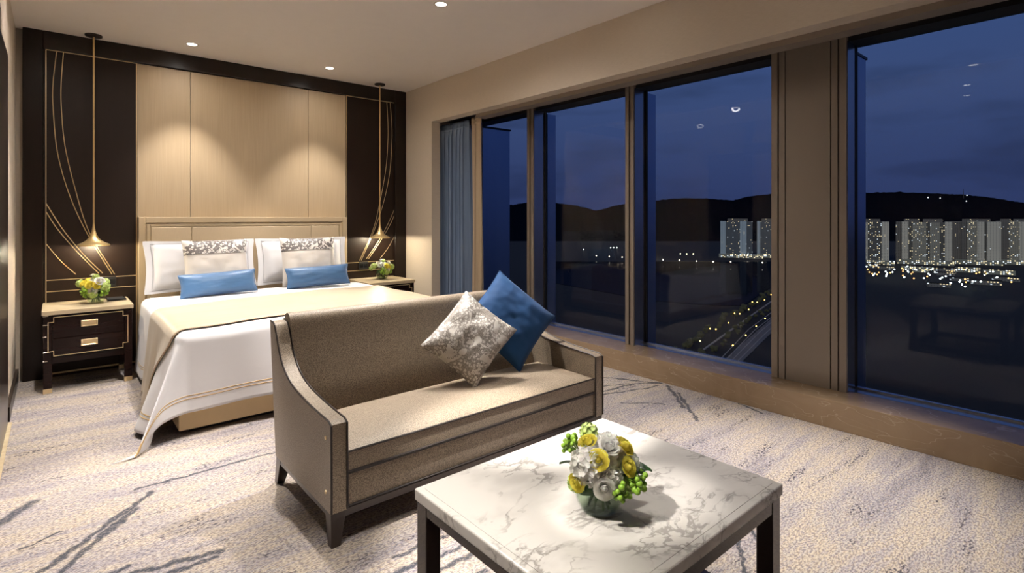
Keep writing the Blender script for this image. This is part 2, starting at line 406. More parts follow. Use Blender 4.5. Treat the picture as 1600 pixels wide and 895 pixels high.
build('exterior_fin', B(3.93, 4.10, 1.17, 1.20, -.6, 2.305), 'fin_metal', col, smooth=False)
build('fin_cap', B(3.93, 4.12, 1.165, 1.185, 2.296, 2.312), 'fin_metal_dark', col, smooth=False)
f = struct('trim_8', B(3.93, 4.38, 5.16, 5.30, -.6, 2.335), 'fin_metal', 'broad blue exterior fin beyond the leftmost pane', 'fin', smooth=False)
build('fin_cap', B(3.93, 4.39, 5.145, 5.165, 2.335, 2.355), 'fin_metal_dark', f, smooth=False)
for i, (y0, y1, lb) in enumerate(((4.097, 5.16, 'leftmost window pane beside the curtains'), (2.845, 4.0, 'second window showing dark hill and lake'),
                                  (1.617, 2.755, 'third window showing lake and lamp lit road'), (-1.4, 1.161, 'large right window showing the city towers'))):
    bm = B(3.765, 3.91, y0, y1, .12, .166); box(bm, 3.855, 3.885, y0, y1, .166, .176)
    w = struct('window_%d' % (i + 1), bm, 'blue_metal', lb, 'window', smooth=False)
    build('header', B(3.74, 3.93, y0, y1, 2.338, 2.44), 'black', w, smooth=False)
    bm = nb()
    g_ = .009 if i == 3 else .02
    for a, b in ((y0, y0 + .012), (y1 - g_, y1)): box(bm, 3.862, 3.884, a, b, .166, 2.34)
    build('gasket', bm, 'black', w, smooth=False)
    bm = B(3.80, 3.858, y1 - .004, y1, .166, 2.338)
    build('jamb', B(3.722, 3.858, y1 - .003, y1 + .0, .166, 2.338), 'blue_metal', w, smooth=False)
    build('pane', B(XG, XG + .008, y0, y1, .16, 2.345), 'window_glass', w, smooth=False)
struct('wall_far_right', B(3.765, 4.0, YF, -1.4, 0, 2.45), 'wall', 'plain wall beyond the last window', 'wall', smooth=False)
struct('trim_9', B(3.765, 3.95, 5.16, YB, 0, 2.45), 'tan_metal', 'end post hidden behind the curtains', 'trim', smooth=False)
struct('trim_10', B(3.765, 3.95, YF, 5.2, -.12, .12), 'black', 'slab edge below the window frames', 'trim', smooth=False)

# ------------------------------------------------------------------ panelling behind the bed
YP = 5.505
ft = thing('wall_panelling', 'dark glossy wooden frame around the whole headboard wall', 'wall panelling', (1.45, YP, 0))
bm = B(-.183, -.066, 5.48, YB, 0, ZC); box(bm, 2.942, 3.083, 5.48, YB, 0, ZC); box(bm, -.066, 2.942, 5.48, YB, 2.555, ZC)
build('frame', bev(bm, .003, 1), 'dark_wood', ft, smooth=False)
fp = thing('fabric_wall_panel', 'gold beige silk panel with two vertical seams above the bed headboard', 'wall panel', (1.45, YP, 0))
for a, b in ((.534, .9238), (.9262, 1.9718), (1.9742, 2.372)):
    build('panel', bev(B(a, b, 5.508, YB - .005, .02, 2.552), .003, 2), 'panel_fabric', fp, smooth=False)
L1 = [(.013, 2.548), (-.008, 2.30), (-.008, 2.109), (.019, 1.752), (.093, 1.417), (.208, 1.1), (.361, .777)]
L2 = [(.054, 2.547), (.040, 2.297), (.042, 2.091), (.065, 1.801), (.128, 1.464), (.216, 1.121), (.379, .776)]
L3 = [(-.049, 1.354), (.058, 1.139), (.176, .952), (.300, .790)]
L4 = [(-.049, 1.29), (.019, 1.155), (.136, .974), (.275, .79)]
L5 = [(-.049, 1.041), (.038, .903), (.13, .793)]
def dark_panel(mirror, label):
    mx = (lambda x: 2.906 - x) if mirror else (lambda x: x)
    r = thing('dark_wall_panel', label, 'wall panel', (mx(.24), YP, 0), 'dark wall panels with brass inlay')
    x0, x1 = sorted((mx(-.062), mx(.530)))
    build('panel', B(x0, x1, 5.506, YB - .005, .0, 2.553), 'dark_panel', r, smooth=False)
    for L in (L1, L2, L3, L4, L5):
        bm = nb(); tube(bm, [(mx(p.x), 5.5055, p.y) for p in bez([(a, b, 0) for a, b in L], 10)], .0036, 6)
        build('inlay_line', bm, 'gold', r)
    for z in (.757, .668):
        build('inlay_line', B(*sorted((mx(-.05), mx(.526))), 5.502, 5.508, z - .0035, z + .0035), 'gold', r, smooth=False)
    bm = nb()
    for a, b, z0, z1 in ((-.053, -.047, .03, 2.553), (-.053, .53, 2.547, 2.553), (.524, .532, .03, 2.553)):
        box(bm, *sorted((mx(a), mx(b))), 5.501, 5.508, z0, z1)
    build('inlay_border', bm, 'gold', r, smooth=False)
    build('skirting_strip', B(*sorted((mx(-.05), mx(.53))), 5.498, 5.508, .022, .034), 'gold', r, smooth=False)
    return r
dark_panel(False, 'dark brown wall panel with curved brass lines left of the bed, behind the left pendant lamp')
dark_panel(True, 'dark brown wall panel with curved brass lines right of the bed by the curtain')
def sock(x0, x1, label):
    s = thing('socket_plate', label, 'socket', ((x0 + x1) / 2, 5.5, .72), 'black socket plates')
    build('plate', bev(B(x0, x1, 5.494, 5.506, .678, .760), .002), 'socket', s, smooth=False)
    for k in (0, 1):
        xc = x0 + (x1 - x0) * (.25 + .5 * k)
        build('switch', bev(B(xc - .02, xc + .02, 5.491, 5.495, .698, .74), .0015), 'device', s, smooth=False)
sock(.285, .388, 'black socket plate behind the flowers above the left nightstand')
sock(2.518, 2.621, 'black socket plate above the right nightstand')

# ------------------------------------------------------------------ bed
bx0, bx1, by0 = .535, 2.355, 3.53
bed = thing('bed', 'king size bed with cream panelled headboard and beige base', 'bed', (1.445, 4.5, 0))
build('plinth', B(bx0 + .06, bx1 - .06, by0 + .06, 5.44, 0, .035), 'black', bed, smooth=False)
build('base', bev(B(bx0, bx1, by0, 5.44, .03, .27), .012), 'bed_base', bed)
build('mattress', bev(B(bx0 + .01, bx1 - .01, by0 + .02, 5.42, .27, .555), .05, 4), 'mattress', bed)
hb = build('headboard', B(bx0 + .03, bx1 - .03, 5.442, 5.506, .03, 1.22), 'headboard_trim', bed, smooth=False)
bm = nb()
for (a, b, c, d, y) in ((bx0, bx0 + .05, .03, 1.25, 5.43), (bx1 - .05, bx1, .03, 1.25, 5.43), (bx0 + .05, bx1 - .05, 1.20, 1.25, 5.43)): box(bm, a, b, y, 5.506, c, d)
build('outer_moulding', bev(bm, .005, 2), 'headboard_trim', hb, smooth=False)
bm = nb()
for (a, b, c, d) in ((bx0 + .058, bx0 + .082, .03, 1.192), (bx1 - .082, bx1 - .058, .03, 1.192), (bx0 + .082, bx1 - .082, 1.168, 1.192)): box(bm, a, b, 5.435, 5.446, c, d)
build('inner_moulding', bev(bm, .004, 2), 'headboard_trim', hb, smooth=False)
for a, b in ((bx0 + .088, .923), (.927, 1.971), (1.975, bx1 - .088)):
    build('padded_panel', bev(B(a, b, 5.434, 5.446, .05, 1.162), .006, 3), 'headboard', hb)

# ---- draped cloths
ZT = .592
WX = (bx0 - .012, bx1 + .012)
def drape(s, q, zt, out, amp=1.0, yfoot=by0 - .012):
    """s along x measured on the cloth, q along y measured on the cloth; beyond an edge the cloth bends over and hangs"""
    r = .055 + out
    x0, x1 = WX
    mir = 1
    if s > (x1 - x0) / 2:
        s = (x1 - x0) - s; mir = -1
    def P(x, y, z):
        return Vector(((x if mir == 1 else x0 + x1 - x), y, z))
    def roll(h):
        if h < r * PI / 2: a = h / r; return r * math.sin(a) - r, r * (1 - math.cos(a)), 0
        return 0.0, r, h - r * PI / 2
    sx, qy = s, q
    # the top plane is inset by r so the rounded edge ends on the bed's side
    top = lambda x, y: zt + .012 * noise.noise((x * 2.2 + mir * 3, y * 2.2, 3)) * amp + .010 * math.sin(PI * min(1, max(0, (x - x0) / (x1 - x0)))) 
    ins, inq = sx - r, qy - r
    if ins >= 0 and inq >= 0:
        x, y = x0 + sx, yfoot + qy
        return P(x, y, top(x, y))
    def wv(y):
        """outward swing of the hanging side per metre of drop"""
        k = 1 - min(1, max(0, (y - 4.55) / .35)) * .75
        g = (.085 * math.sin(y * 7.5 + 1.0) + .045 * math.sin(y * 17 + .6)) * k
        if mir == 1: return max(.012, g + .06) + .30 * math.exp(-((y - 3.74) / .25) ** 2)
        return max(.004, g * .3)
    if ins < 0 and inq >= 0:
        o_, dn, h = roll(-ins); y = yfoot + qy
        return P(x0 - o_ - h * wv(y), y, max(.008, top(x0 + r, y) - dn - h))
    if inq < 0 and ins >= 0:
        o_, dn, h = roll(-inq); x = x0 + sx
        wav = h * amp * (.035 * math.sin(x * 6.0 + .5) + .02 * math.sin(x * 13)) + .058 * h
        return P(x, yfoot - o_ - wav, top(x, yfoot + r) - dn - h)
    d = math.hypot(ins, inq); th = math.atan2(-inq, -ins)
    o_, dn, h = roll(d)
    m = (.36 if mir == 1 else .2) * math.sin(2 * th)
    tx, ty = -math.sin(m) * math.sin(th), -math.sin(m) * math.cos(th)
    px = x0 + r - (r + o_) * math.cos(th); py = yfoot + r - (r + o_) * math.sin(th)
    wav = amp * (.035 * math.sin((x0 + r) * 6.0 + .5) + .02 * math.sin((x0 + r) * 13)) + .058
    x = px + tx * h - h * wv(yfoot + r) * math.cos(th) ** 2
    y = py + ty * h - wav * h * math.sin(th) ** 2
    z = top(x0 + r, yfoot + r) - dn - h * math.cos(m)
    ripple = .022 * h * math.sin(8 * th)
    x += ripple * math.cos(th); y += ripple * math.sin(th)
    if z < .010:
        ex = .010 - z; x -= ex * .65 * mir; y += ex * .02; z = .010
    return P(x, y, z)
SH, SL = .425, .535
W_ = WX[1] - WX[0]
s0, s1, q0, q1 = -SL, W_ + .42, -SH, 1.62
du = thing('duvet', 'white duvet draped over the bed with double gold hem lines', 'bedding', (1.445, 4.4, ZT))
def lin(a, b, t): return a + (b - a) * t
o = build('cover', grid(lambda u, w: drape(lin(s0, s1, u), lin(q0, q1, w), ZT, 0), 180, 130), 'linen', du)
solid(o, .006, 0)
def hemline(name, par, off, mat, wid, zt, out, q_lo, q_hi, skew=None, closed_head=False):
    """thin raised stitched ribbon running a set distance inside the free edge"""
    pth = []
    a0, a1, b0 = s0 + off, s1 - off, q0 + off
    n = 70
    for k in range(n + 1): pth.append((a0, lin(q1 - .1, b0, k / n)))
    for k in range(1, 101): pth.append((lin(a0, a1, k / 100), b0))
    for k in range(1, n + 1): pth.append((a1, lin(b0, q1 - .1, k / n)))
    bm = nb()
    pts = [drape(s, q, zt, out) for s, q in pth]
    tube(bm, pts, wid, 6); return build(name, bm, mat, par)
hemline('hem_stitching', du, .078, 'gold_thread', .0046, ZT, 0, q0, q1)
hemline('hem_stitching', du, .096, 'gold_thread', .0046, ZT, 0, q0, q1)
rt = thing('bed_runner', 'beige satin throw laid across the duvet near the foot of the bed', 'throw', (1.445, 4.1, ZT + .01))
def rfn(u, w):
    s = lin(-.52, W_ + .40, u); k = min(1, max(0, s / W_))
    hang = max(0, -s)
    q = lin(lin(.06, .10, k) + hang * .85, lin(.96, 1.14, k) + hang * .12, w)
    p = drape(s, q, ZT, 0)
    # lift off the duvet, along the local outward direction
    if s < .055: a = min(1, (.055 - s) / .087); p += Vector((-math.sin(a * PI / 2) * .013, 0, math.cos(a * PI / 2) * .013))
    elif s > W_ - .055: a = min(1, (s - W_ + .055) / .087); p += Vector((math.sin(a * PI / 2) * .013, 0, math.cos(a * PI / 2) * .013))
    else: p += Vector((0, 0, .013))
    return p
o = build('cloth', grid(rfn, 140, 40), 'runner', rt); solid(o, .005, 1)
for w in (.004, .996):
    bm = nb(); tube(bm, [rfn(k / 100, w) + Vector((0, 0, .002)) for k in range(101)], .004, 6); build('edge_binding', bm, 'bed_base', rt)

# ---- pillows
def pillow(w, h, t, n=26, flange=0.0, pinch=.05, seed=0, wr=.008, p=2.6):
    """pillow standing in x (width), z (height) with thickness along y; base at z=0"""
    bm = nb(); sides = []
    tot = 1 + flange
    us = [lin(-1, 1, i / n) for i in range(n + 1)]
    if flange:
        m_ = n - 4; us = [-tot, -(1 + tot) / 2] + [lin(-1, 1, i / m_) for i in range(m_ + 1)] + [(1 + tot) / 2, tot]
    for sg in (1, -1):
        g = []
        for i in range(n + 1):
            row = []
            for j in range(n + 1):
                u, v = us[i], us[j]
                uu, vv = min(1, abs(u)), min(1, abs(v))
                k = max(0, 1 - uu ** p) ** .55 * max(0, 1 - vv ** p) ** .55
                x = u * w / 2 / tot * (1 - pinch * (1 - vv * vv) * uu ** 4 * 1.0); z = v * h / 2 / tot * (1 - pinch * (1 - uu * uu) * vv ** 4)
                y = sg * (t / 2 * k + .0035)
                nz = noise.noise((u * 2.3 + seed, v * 2.3, sg * 2 + seed)) * wr + noise.noise((u * 6 + seed, v * 6, sg)) * wr * .35
                y += sg * nz * (k ** .5)
                row.append(bm.verts.new((x, y, z + h / 2)))
            g.append(row)
        sides.append(g)
        for i in range(n):
            for j in range(n): bm.faces.new((g[i][j], g[i + 1][j], g[i + 1][j + 1], g[i][j + 1]))
    A, Bs = sides
    for i in range(n):
        for (a, b, c, d) in ((A[i][0], A[i + 1][0], Bs[i + 1][0], Bs[i][0]), (A[i][n], A[i + 1][n], Bs[i + 1][n], Bs[i][n]), (A[0][i], A[0][i + 1], Bs[0][i + 1], Bs[0][i]), (A[n][i], A[n][i + 1], Bs[n][i + 1], Bs[n][i])):
            bm.faces.new((a, b, c, d))
    return bm
def edge_loop(w, h, pinch, n=16):
    out = []
    for sd in range(4):
        for k in range(n):
            a = lin(-1, 1, k / n)
            u, v = ((a, -1), (1, a), (-a, 1), (-1, -a))[sd]
            out.append(Vector((u * w / 2 * (1 - pinch * (1 - v * v) * abs(u) ** 4), 0, v * h / 2 * (1 - pinch * (1 - u * u) * abs(v) ** 4) + h / 2)))
    return out
def put(bm, M): bmesh.ops.transform(bm, matrix=M, verts=bm.verts[:]); return bm
def stand(o, x, y, z, lean, rz=0, roll=0):
    o.location = (x, y, z); o.rotation_euler = (-math.radians(lean), math.radians(roll), math.radians(rz))
zt = ZT + .026
def bed_pillow(x, y, lean, rz, label, seed, roll=0):
    r = thing('bed_pillow', label, 'pillow', (0, 0, 0), 'white bed pillows', world=False)
    build('pillowcase', pillow(.86, .44, .17, flange=.13, pinch=.04, seed=seed, wr=.009), 'linen', r)
    bm = nb(); tube(bm, [p for p in [Vector((q.x, -.0050, q.z)) for q in edge_loop(.86 / 1.13, .44 / 1.13, .04)]], .0035, 5, closed=True)
    for v_ in bm.verts: v_.co.z += .44 / 2 - .44 / 1.13 / 2
    build('flange_stitching', bm, 'seam_grey', r)
    stand(r, x, y, zt, lean, rz, roll); return r
bed_pillow(.985, 5.25, 12, 2, 'white flanged pillow standing on the left half of the bed behind the patterned cushion', 1, 0)
bed_pillow(1.85, 5.25, 12, -2, 'white flanged pillow standing on the right half of the bed behind the patterned cushion', 5, 0)
def deco(x, y, lean, rz, label, seed):
    r = thing('square_cushion', label, 'cushion', (0, 0, 0), 'square cushions with a blossom band', world=False)
    w, h = .50, .45
    bm = pillow(w, h, .15, pinch=.05, seed=seed, n=30)
    o = build('cover', bm, 'ivory_silk', r)
    o.data.materials.append(MT['ivory_silk'])
    # the printed band is its own piece of fabric over the upper quarter
    bm2 = pillow(w + .006, h + .006, .158, pinch=.05, seed=seed, n=30)
    geo = bm2.verts[:] + bm2.edges[:] + bm2.faces[:]
    bmesh.ops.bisect_plane(bm2, geom=geo, plane_co=(0, 0, h * .72), plane_no=(0, 0, 1), clear_inner=True)
    b = build('printed_band', bm2, 'blossom_band', r); b['label'] = 'grey blossom printed band along the top'
    stand(r, x, y, zt - .005, lean, rz); return r
deco(1.055, 5.04, 14, 3, 'silk cushion with grey blossom top band on the left half of the bed', 2)
deco(1.83, 5.045, 14, -4, 'silk cushion with grey blossom top band on the right half of the bed', 9)
def lumbar(x, y, lean, rz, label, seed, roll):
    r = thing('lumbar_cushion', label, 'cushion', (0, 0, 0), 'long blue satin cushions', world=False)
    build('cover', pillow(.585, .185, .115, pinch=.06, seed=seed, n=30, wr=.006), 'blue_satin', r)
    bm = nb(); tube(bm, edge_loop(.585, .185, .06), .0045, 6, closed=True); build('piping', bm, 'blue_satin', r)
    stand(r, x, y, zt - .003, lean, rz, roll); return r
lumbar(1.04, 4.90, 16, 5, 'long blue satin cushion lying on the left half of the bed', 3, -1.5)
lumbar(1.86, 4.90, 16, 0, 'long blue satin cushion lying on the right half of the bed', 8, -1.0)

# ------------------------------------------------------------------ nightstands
def make_nightstand(label):
    r = thing('nightstand', label, 'nightstand', (0, 0, 0), 'nightstands', world=False)
    w, dp, h = .53, .50, .585       # local: x centred, front at y=0, back at y=dp
    x0, x1 = -w / 2, w / 2
    build('marble_top', bev(B(x0, x1, -.004, dp, .553, h), .004), 'travertine', r, smooth=False)
    bm = B(x0 + .012, x1 - .012, .018, dp - .01, .235, .553); build('cabinet', bev(bm, .003), 'lacquer', r, smooth=False)
    for sx in (x0 + .008, x1 - .056):
        for sy in (.006, dp - .056):
            l = build('leg', bev(B(sx, sx + .048, sy, sy + .048, .032, .553), .003), 'lacquer', r, smooth=False)
            f_ = build('brass_foot', bev(B(sx - .001, sx + .049, sy - .001, sy + .049, 0, .034), .002), 'gold', l, smooth=False)
    for z0, z1 in ((.262, .383), (.388, .535)):
        d_ = build('drawer', bev(B(x0 + .062, x1 - .062, .008, .022, z0, z1), .002), 'lacquer', r, smooth=False)
        zc = (z0 + z1) / 2 + .012
        hd = nb()
        for a, b, c, e in ((-.048, .048, .016, .022), (-.048, .048, -.022, -.016), (-.048, -.040, -.016, .016), (.040, .048, -.016, .016)): box(hd, a, b, -.004, .009, zc + c, zc + e)
        box(hd, -.041, .041, .003, .009, zc - .017, zc + .017)
        hh = build('handle', bev(hd, .001, 1), 'gold', d_, smooth=False)
    # notched brass line around the drawer front
    xa, xb, za, zb, nx, nz = x0 + .035, x1 - .035, .262, .536, .030, .034
    pts = [(xa + nx, zb), (xb - nx, zb), (xb - nx, zb - nz), (xb, zb - nz), (xb, za + nz), (xb - nx, za + nz), (xb - nx, za), (xa + nx, za), (xa + nx, za + nz), (xa, za + nz), (xa, zb - nz), (xa + nx, zb - nz)]
    bm = nb()
    for i in range(len(pts)):
        (ax, az), (bx, bz) = pts[i], pts[(i + 1) % len(pts)]
        box(bm, min(ax, bx) - .0022, max(ax, bx) + .0022, .0005, .010, min(az, bz) - .0022, max(az, bz) + .0022)
    build('brass_line', bm, 'gold', r, smooth=False)
    build('apron', bev(B(x0 + .05, x1 - .05, .016, .036, .205, .25), .002), 'lacquer', r, smooth=False)
    for z, w_f in ((.548, .030), (.486, .034), (.402, .020), (.292, .034), (.230, .026)):
        build('corner_fitting', bev(B(x0 + .006, x0 + .006 + w_f, -.001, .012, z - .003, z + .003), .001, 1), 'chrome', r, smooth=False)
    return r
ns = make_nightstand('dark lacquer nightstand with tablet on top left of the bed'); ns.location = (.196, 5.0, 0)
ns2 = copy_tree(ns); ns2.location = (2.655, 5.0, 0); ns2['label'] = 'dark lacquer nightstand right of the bed by the curtain pier'
tb = thing('tablet', 'thin black tablet lying on the left nightstand', 'tablet', (.375, 5.34, .585))
build('body', put(bev(B(-.062, .062, -.085, .085, .0006, .014), .003), Matrix.Translation((.375, 5.34, .585)) @ Matrix.Rotation(.03, 4, 'Z')), 'device', tb)
build('screen', put(B(-.054, .054, -.075, .075, .0135, .015), Matrix.Translation((.375, 5.34, .585)) @ Matrix.Rotation(.03, 4, 'Z')), 'socket', tb, smooth=False)

# ------------------------------------------------------------------ sofa
sf = thing('sofa', 'taupe tweed two seat sofa with swooping arms and dark piping', 'sofa', (1.57, 2.3, 0))
SX0, SX1 = .785, 2.352
AW = .066
swoop = [(2.668, .752), (2.640, .742), (2.612, .705), (2.583, .655), (2.548, .605), (2.495, .560), (2.42, .526), (2.32, .503), (2.18, .488), (2.05, .480), (1.985, .477)]
prof2 = [Vector((a, b, 0)) for a, b in swoop]
sw = [(p.x, p.y) for p in bez([(a, b, 0) for a, b in swoop], 5)]
arm_prof = [(2.615, .135), (2.70, .752)] + sw + [(1.962, .468), (1.958, .135)]
def seatback(y): return y
for x0, x1 in ((SX0, SX0 + AW), (SX1 - AW, SX1)):
    bm = prism(arm_prof, 'x', x0, x1)
    a = build('arm', bm, 'sofa', sf, angle=30)
    for xx in (x0 + .002, x1 - .002):
        bm = nb(); tube(bm, [(xx, y, z + .001) for y, z in [(2.70, .753)] + sw + [(1.9585, .466), (1.9565, .30), (1.9565, .137)]], .0042, 6); build('piping', bm, 'piping', a)
    if x0 == SX0:
        for z in (.41, .205):
            st = lathe([(0, .004), (.007, .003), (.008, 0)], 12); put(st, Matrix.Translation((SX0 - .0005, 2.005, z)) @ Matrix.Rotation(-PI / 2, 4, 'Y')); build('stud', st, 'gold', a)
xi0, xi1 = SX0 + AW, SX1 - AW
bp = [(2.46, .14), (2.615, .14), (2.70, .74)] + [(2.655 + .045 * math.cos(t), .742 + .048 * math.sin(t)) for t in [PI * k / 10 for k in range(1, 10)]] + [(2.604, .735), (2.592, .69), (2.558, .60), (2.51, .48), (2.46, .36)]
build('backrest', prism(bp, 'x', xi0, xi1), 'sofa', sf, angle=50)
build('front_rail', bev(B(xi0, xi1, 1.968, 2.45, .14, .268), .006, 2), 'sofa', sf)
bm = nb(); tube(bm, [(xi0, 1.966, .267), (xi1, 1.966, .267)], .0045, 6); tube(bm, [(xi0, 1.966, .142), (xi1, 1.966, .142)], .004, 6)
build('rail_piping', bm, 'piping', sf)
def cushion_top(x, y):
    u = (x - xi0) / (xi1 - xi0) * 2 - 1; v_ = (y - 1.962) / (2.42 - 1.962) * 2 - 1
    return .352 + .036 * max(0, 1 - abs(u) ** 3) ** .6 * max(0, 1 - abs(v_) ** 2.4) ** .6
bm = nb()
NX, NY = 60, 24
def cg(zf):
    return [[bm.verts.new((lin(xi0 + .004, xi1 - .004, i / NX), lin(1.962, 2.42, j / NY), zf(lin(xi0, xi1, i / NX), lin(1.962, 2.42, j / NY)))) for j in range(NY + 1)] for i in range(NX + 1)]
gt, gb = cg(cushion_top), cg(lambda x, y: .272)
for g in (gt, gb):
    for i in range(NX):
        for j in range(NY): bm.faces.new((g[i][j], g[i + 1][j], g[i + 1][j + 1], g[i][j + 1]))
for i in range(NX):
    for j in (0, NY): bm.faces.new((gt[i][j], gt[i + 1][j], gb[i + 1][j], gb[i][j]))
for j in range(NY):
    for i in (0, NX): bm.faces.new((gt[i][j], gt[i][j + 1], gb[i][j + 1], gb[i][j]))
sc_ = build('seat_cushion', bm, 'sofa', sf, angle=50)
bm = nb(); tube(bm, [(lin(xi0 + .004, xi1 - .004, k / 40), 1.961, .352) for k in range(41)], .0045, 6); tube(bm, [(lin(xi0 + .004, xi1 - .004, k / 40), 1.961, .275) for k in range(41)], .0045, 6)
build('piping', bm, 'piping', sc_)
bm = B(SX0 + .005, SX1 - .005, 1.963, 2.02, .108, .137); box(bm, SX0 + .005, SX0 + .05, 2.02, 2.60, .108, .137); box(bm, SX1 - .05, SX1 - .005, 2.02, 2.60, .108, .137); box(bm, SX0 + .05, SX1 - .05, 2.55, 2.60, .108, .137)
build('plinth_rail', bev(bm, .002, 1), 'leg_wood', sf, smooth=False)
for sx, ix in ((SX0 + .002, 1), (SX1 - .002, -1)):
    for sy, iy in ((1.962, 1), (2.612, -1)):
        t_, b_ = .062, .036
        bm = nb()
        yt = sy; yb = sy if iy == 1 else sy + .045
        T = [(sx, yt), (sx + ix * t_, yt), (sx + ix * t_, yt + iy * t_), (sx, yt + iy * t_)]
        Bo = [(sx + ix * .004, yb + iy * .006), (sx + ix * (.004 + b_), yb + iy * .006), (sx + ix * (.004 + b_), yb + iy * (.006 + b_)), (sx + ix * .004, yb + iy * (.006 + b_))]
        vt = [bm.verts.new((a, b, .136)) for a, b in T]; vb = [bm.verts.new((a, b, 0)) for a, b in Bo]
        for i in range(4): bm.faces.new((vt[i], vt[(i + 1) % 4], vb[(i + 1) % 4], vb[i]))
        bm.faces.new(vt); bm.faces.new(vb[::-1])
        build('leg', bev(bm, .003), 'leg_wood', sf, smooth=False)
# ---- cushions on the sofa: square covers tipped onto one corner
def quad_cushion(name, label, quad, t, mat, seed, trim):
    T, R, Bt, L = [Vector(p) for p in quad]
    c = (T + R + Bt + L) / 4
    ex = ((R - T) + (Bt - L)).normalized(); ez = ((T - L) + (R - Bt)); ez = (ez - ex * ez.dot(ex)).normalized()
    s = (((R - T).length + (Bt - L).length) / 2); h = (((T - L).length + (R - Bt).length) / 2)
    r = thing(name, label, 'cushion', (0, 0, 0), 'cushions on the sofa', world=False)
    ey = ez.cross(ex)
    M = Matrix((ex, ey, ez)).transposed().to_4x4(); M.translation = c
    r.matrix_world = M
    bm = pillow(s, h, t, n=34, pinch=.07, seed=seed, wr=.012); bmesh.ops.translate(bm, verts=bm.verts[:], vec=(0, 0, -h / 2))
    build('cover', bm, mat, r)
    bm = nb(); tube(bm, [p - Vector((0, 0, h / 2)) for p in edge_loop(s, h, .07)], .004, 6, closed=True); build('piping', bm, trim, r)
    return r
quad_cushion('throw_cushion', 'grey and white blossom print cushion tipped on its corner on the sofa',
             [(1.755, 2.408, .833), (1.930, 2.203, .610), (1.619, 2.195, .400), (1.417, 2.408, .592)], .15, 'blossom', 4, 'blossom')
quad_cushion('throw_cushion', 'plain blue velvet cushion tipped on its corner against the right sofa arm',
             [(2.092, 2.516, .894), (2.345, 2.292, .618), (1.968, 2.272, .404), (1.715, 2.50, .682)], .15, 'blue_velvet', 11, 'blue_velvet')

# ------------------------------------------------------------------ coffee table
ct = thing('coffee_table', 'low coffee table with white veined marble top and dark bronze legs', 'coffee table', (1.235, 1.04, 0))
TX0, TX1, TY0, TY1, TZ = .808, 1.664, .690, 1.388, .45
bm = B(TX0, TX1, TY0, TY1, TZ - .036, TZ - .0012); bev(bm, .006, 3)
box(bm, TX0 + .022, TX1 - .022, TY0 + .022, TY1 - .022, TZ - .01, TZ)
build('marble_top', bm, 'marble', ct, smooth=False)
for x in (TX0 + .006, TX1 - .056):
    for y in (TY0 + .006, TY1 - .056): build('leg', bev(B(x, x + .05, y, y + .05, 0, TZ - .036), .002, 1), 'table_metal', ct, smooth=False)
bm = nb()
for y in (TY0 + .008, TY1 - .048): box(bm, TX0 + .056, TX1 - .056, y, y + .04, TZ - .076, TZ - .036)
for x in (TX0 + .008, TX1 - .048): box(bm, x, x + .04, TY0 + .056, TY1 - .056, TZ - .066, TZ - .036)
build('apron', bm, 'table_metal', ct, smooth=False)
bm = nb()
for y in (TY0 + .01, TY1 - .05): box(bm, TX0 + .056, TX1 - .056, y, y + .04, .03, .07)
for x in (TX0 + .01, TX1 - .05): box(bm, x, x + .04, TY0 + .056, TY1 - .056, .03, .07)
build('stretcher', bm, 'table_metal', ct, smooth=False)

# ------------------------------------------------------------------ flowers
def rose_bm(r, seed=0):
    rnd = random.Random(seed); bm = nb()
    lathe([(0, -.45 * r), (.35 * r, -.3 * r), (.30 * r, .1 * r), (.15 * r, .42 * r), (0, .45 * r)], 10, bm)
    for k in range(6):
        n = 3 + k // 2
        for i in range(n):
            a0 = 2 * PI * i / n + k * .7 + rnd.uniform(-.15, .15); wid = 2 * PI / n * .75
            R0 = r * (.17 + .115 * k); op = .03 + .05 * k; top = r * (.62 - .014 * k * k)
            def fn(u, v, a0=a0, wid=wid, R0=R0, op=op, top=top, k=k):
                a = a0 + (u - .5) * 2 * wid * (.55 + .45 * math.sin(PI * min(1, v * .8 + .15)))
                rr = R0 * (.35 + .75 * math.sin(v * PI * (.82 - .06 * k))) + op * r * v ** 3
                z = lin(-.45 * r, top, v) - .10 * r * (2 * u - 1) ** 2 * v - (.12 * r * k * .5 * max(0, v - .75) * 4 * .5)
                return (rr * math.cos(a), rr * math.sin(a), z)
            grid(fn, 6, 5, bm)
    return bm
def bloom_bm(r, seed=0, n=46):
    rnd = random.Random(seed); bm = nb()
    bmesh.ops.create_icosphere(bm, subdivisions=2, radius=r * .72)
    for i in range(n):
        zz = 1 - 1.55 * (i + .5) / n; a = i * 2.39996; s = math.sqrt(max(0, 1 - zz * zz))
        d = Vector((s * math.cos(a), s * math.sin(a), zz)); q = d.to_track_quat('Z', 'Y')
        for k in range(4):
            b = k * PI / 2 + rnd.uniform(0, 1.5)
            def fn(u, v, b=b):
                l = r * .34 * v; w = r * .17 * math.sin(PI * (v * .8 + .15)) * (2 * u - 1)
                return d * (r * (.82 + rnd.uniform(0, .03))) + q @ Vector((l * math.cos(b) - w * math.sin(b), l * math.sin(b) + w * math.cos(b), r * .14 * v * v))
            grid(fn, 2, 3, bm)
    return bm
def berries_bm(r, seed=0, n=22):
    rnd = random.Random(seed); bm = nb()
    for i in range(n):
        d = Vector((rnd.uniform(-1, 1), rnd.uniform(-1, 1), rnd.uniform(-.3, 1)))
        d = d.normalized() * r * rnd.uniform(.45, 1.0)
        bmesh.ops.create_icosphere(bm, subdivisions=2, radius=r * rnd.uniform(.19, .27), matrix=Matrix.Translation(d))
        tube(bm, [Vector((0, 0, -r * .9)), d * .6 + Vector((0, 0, -r * .25)), d], r * .035, 5)
    return bm
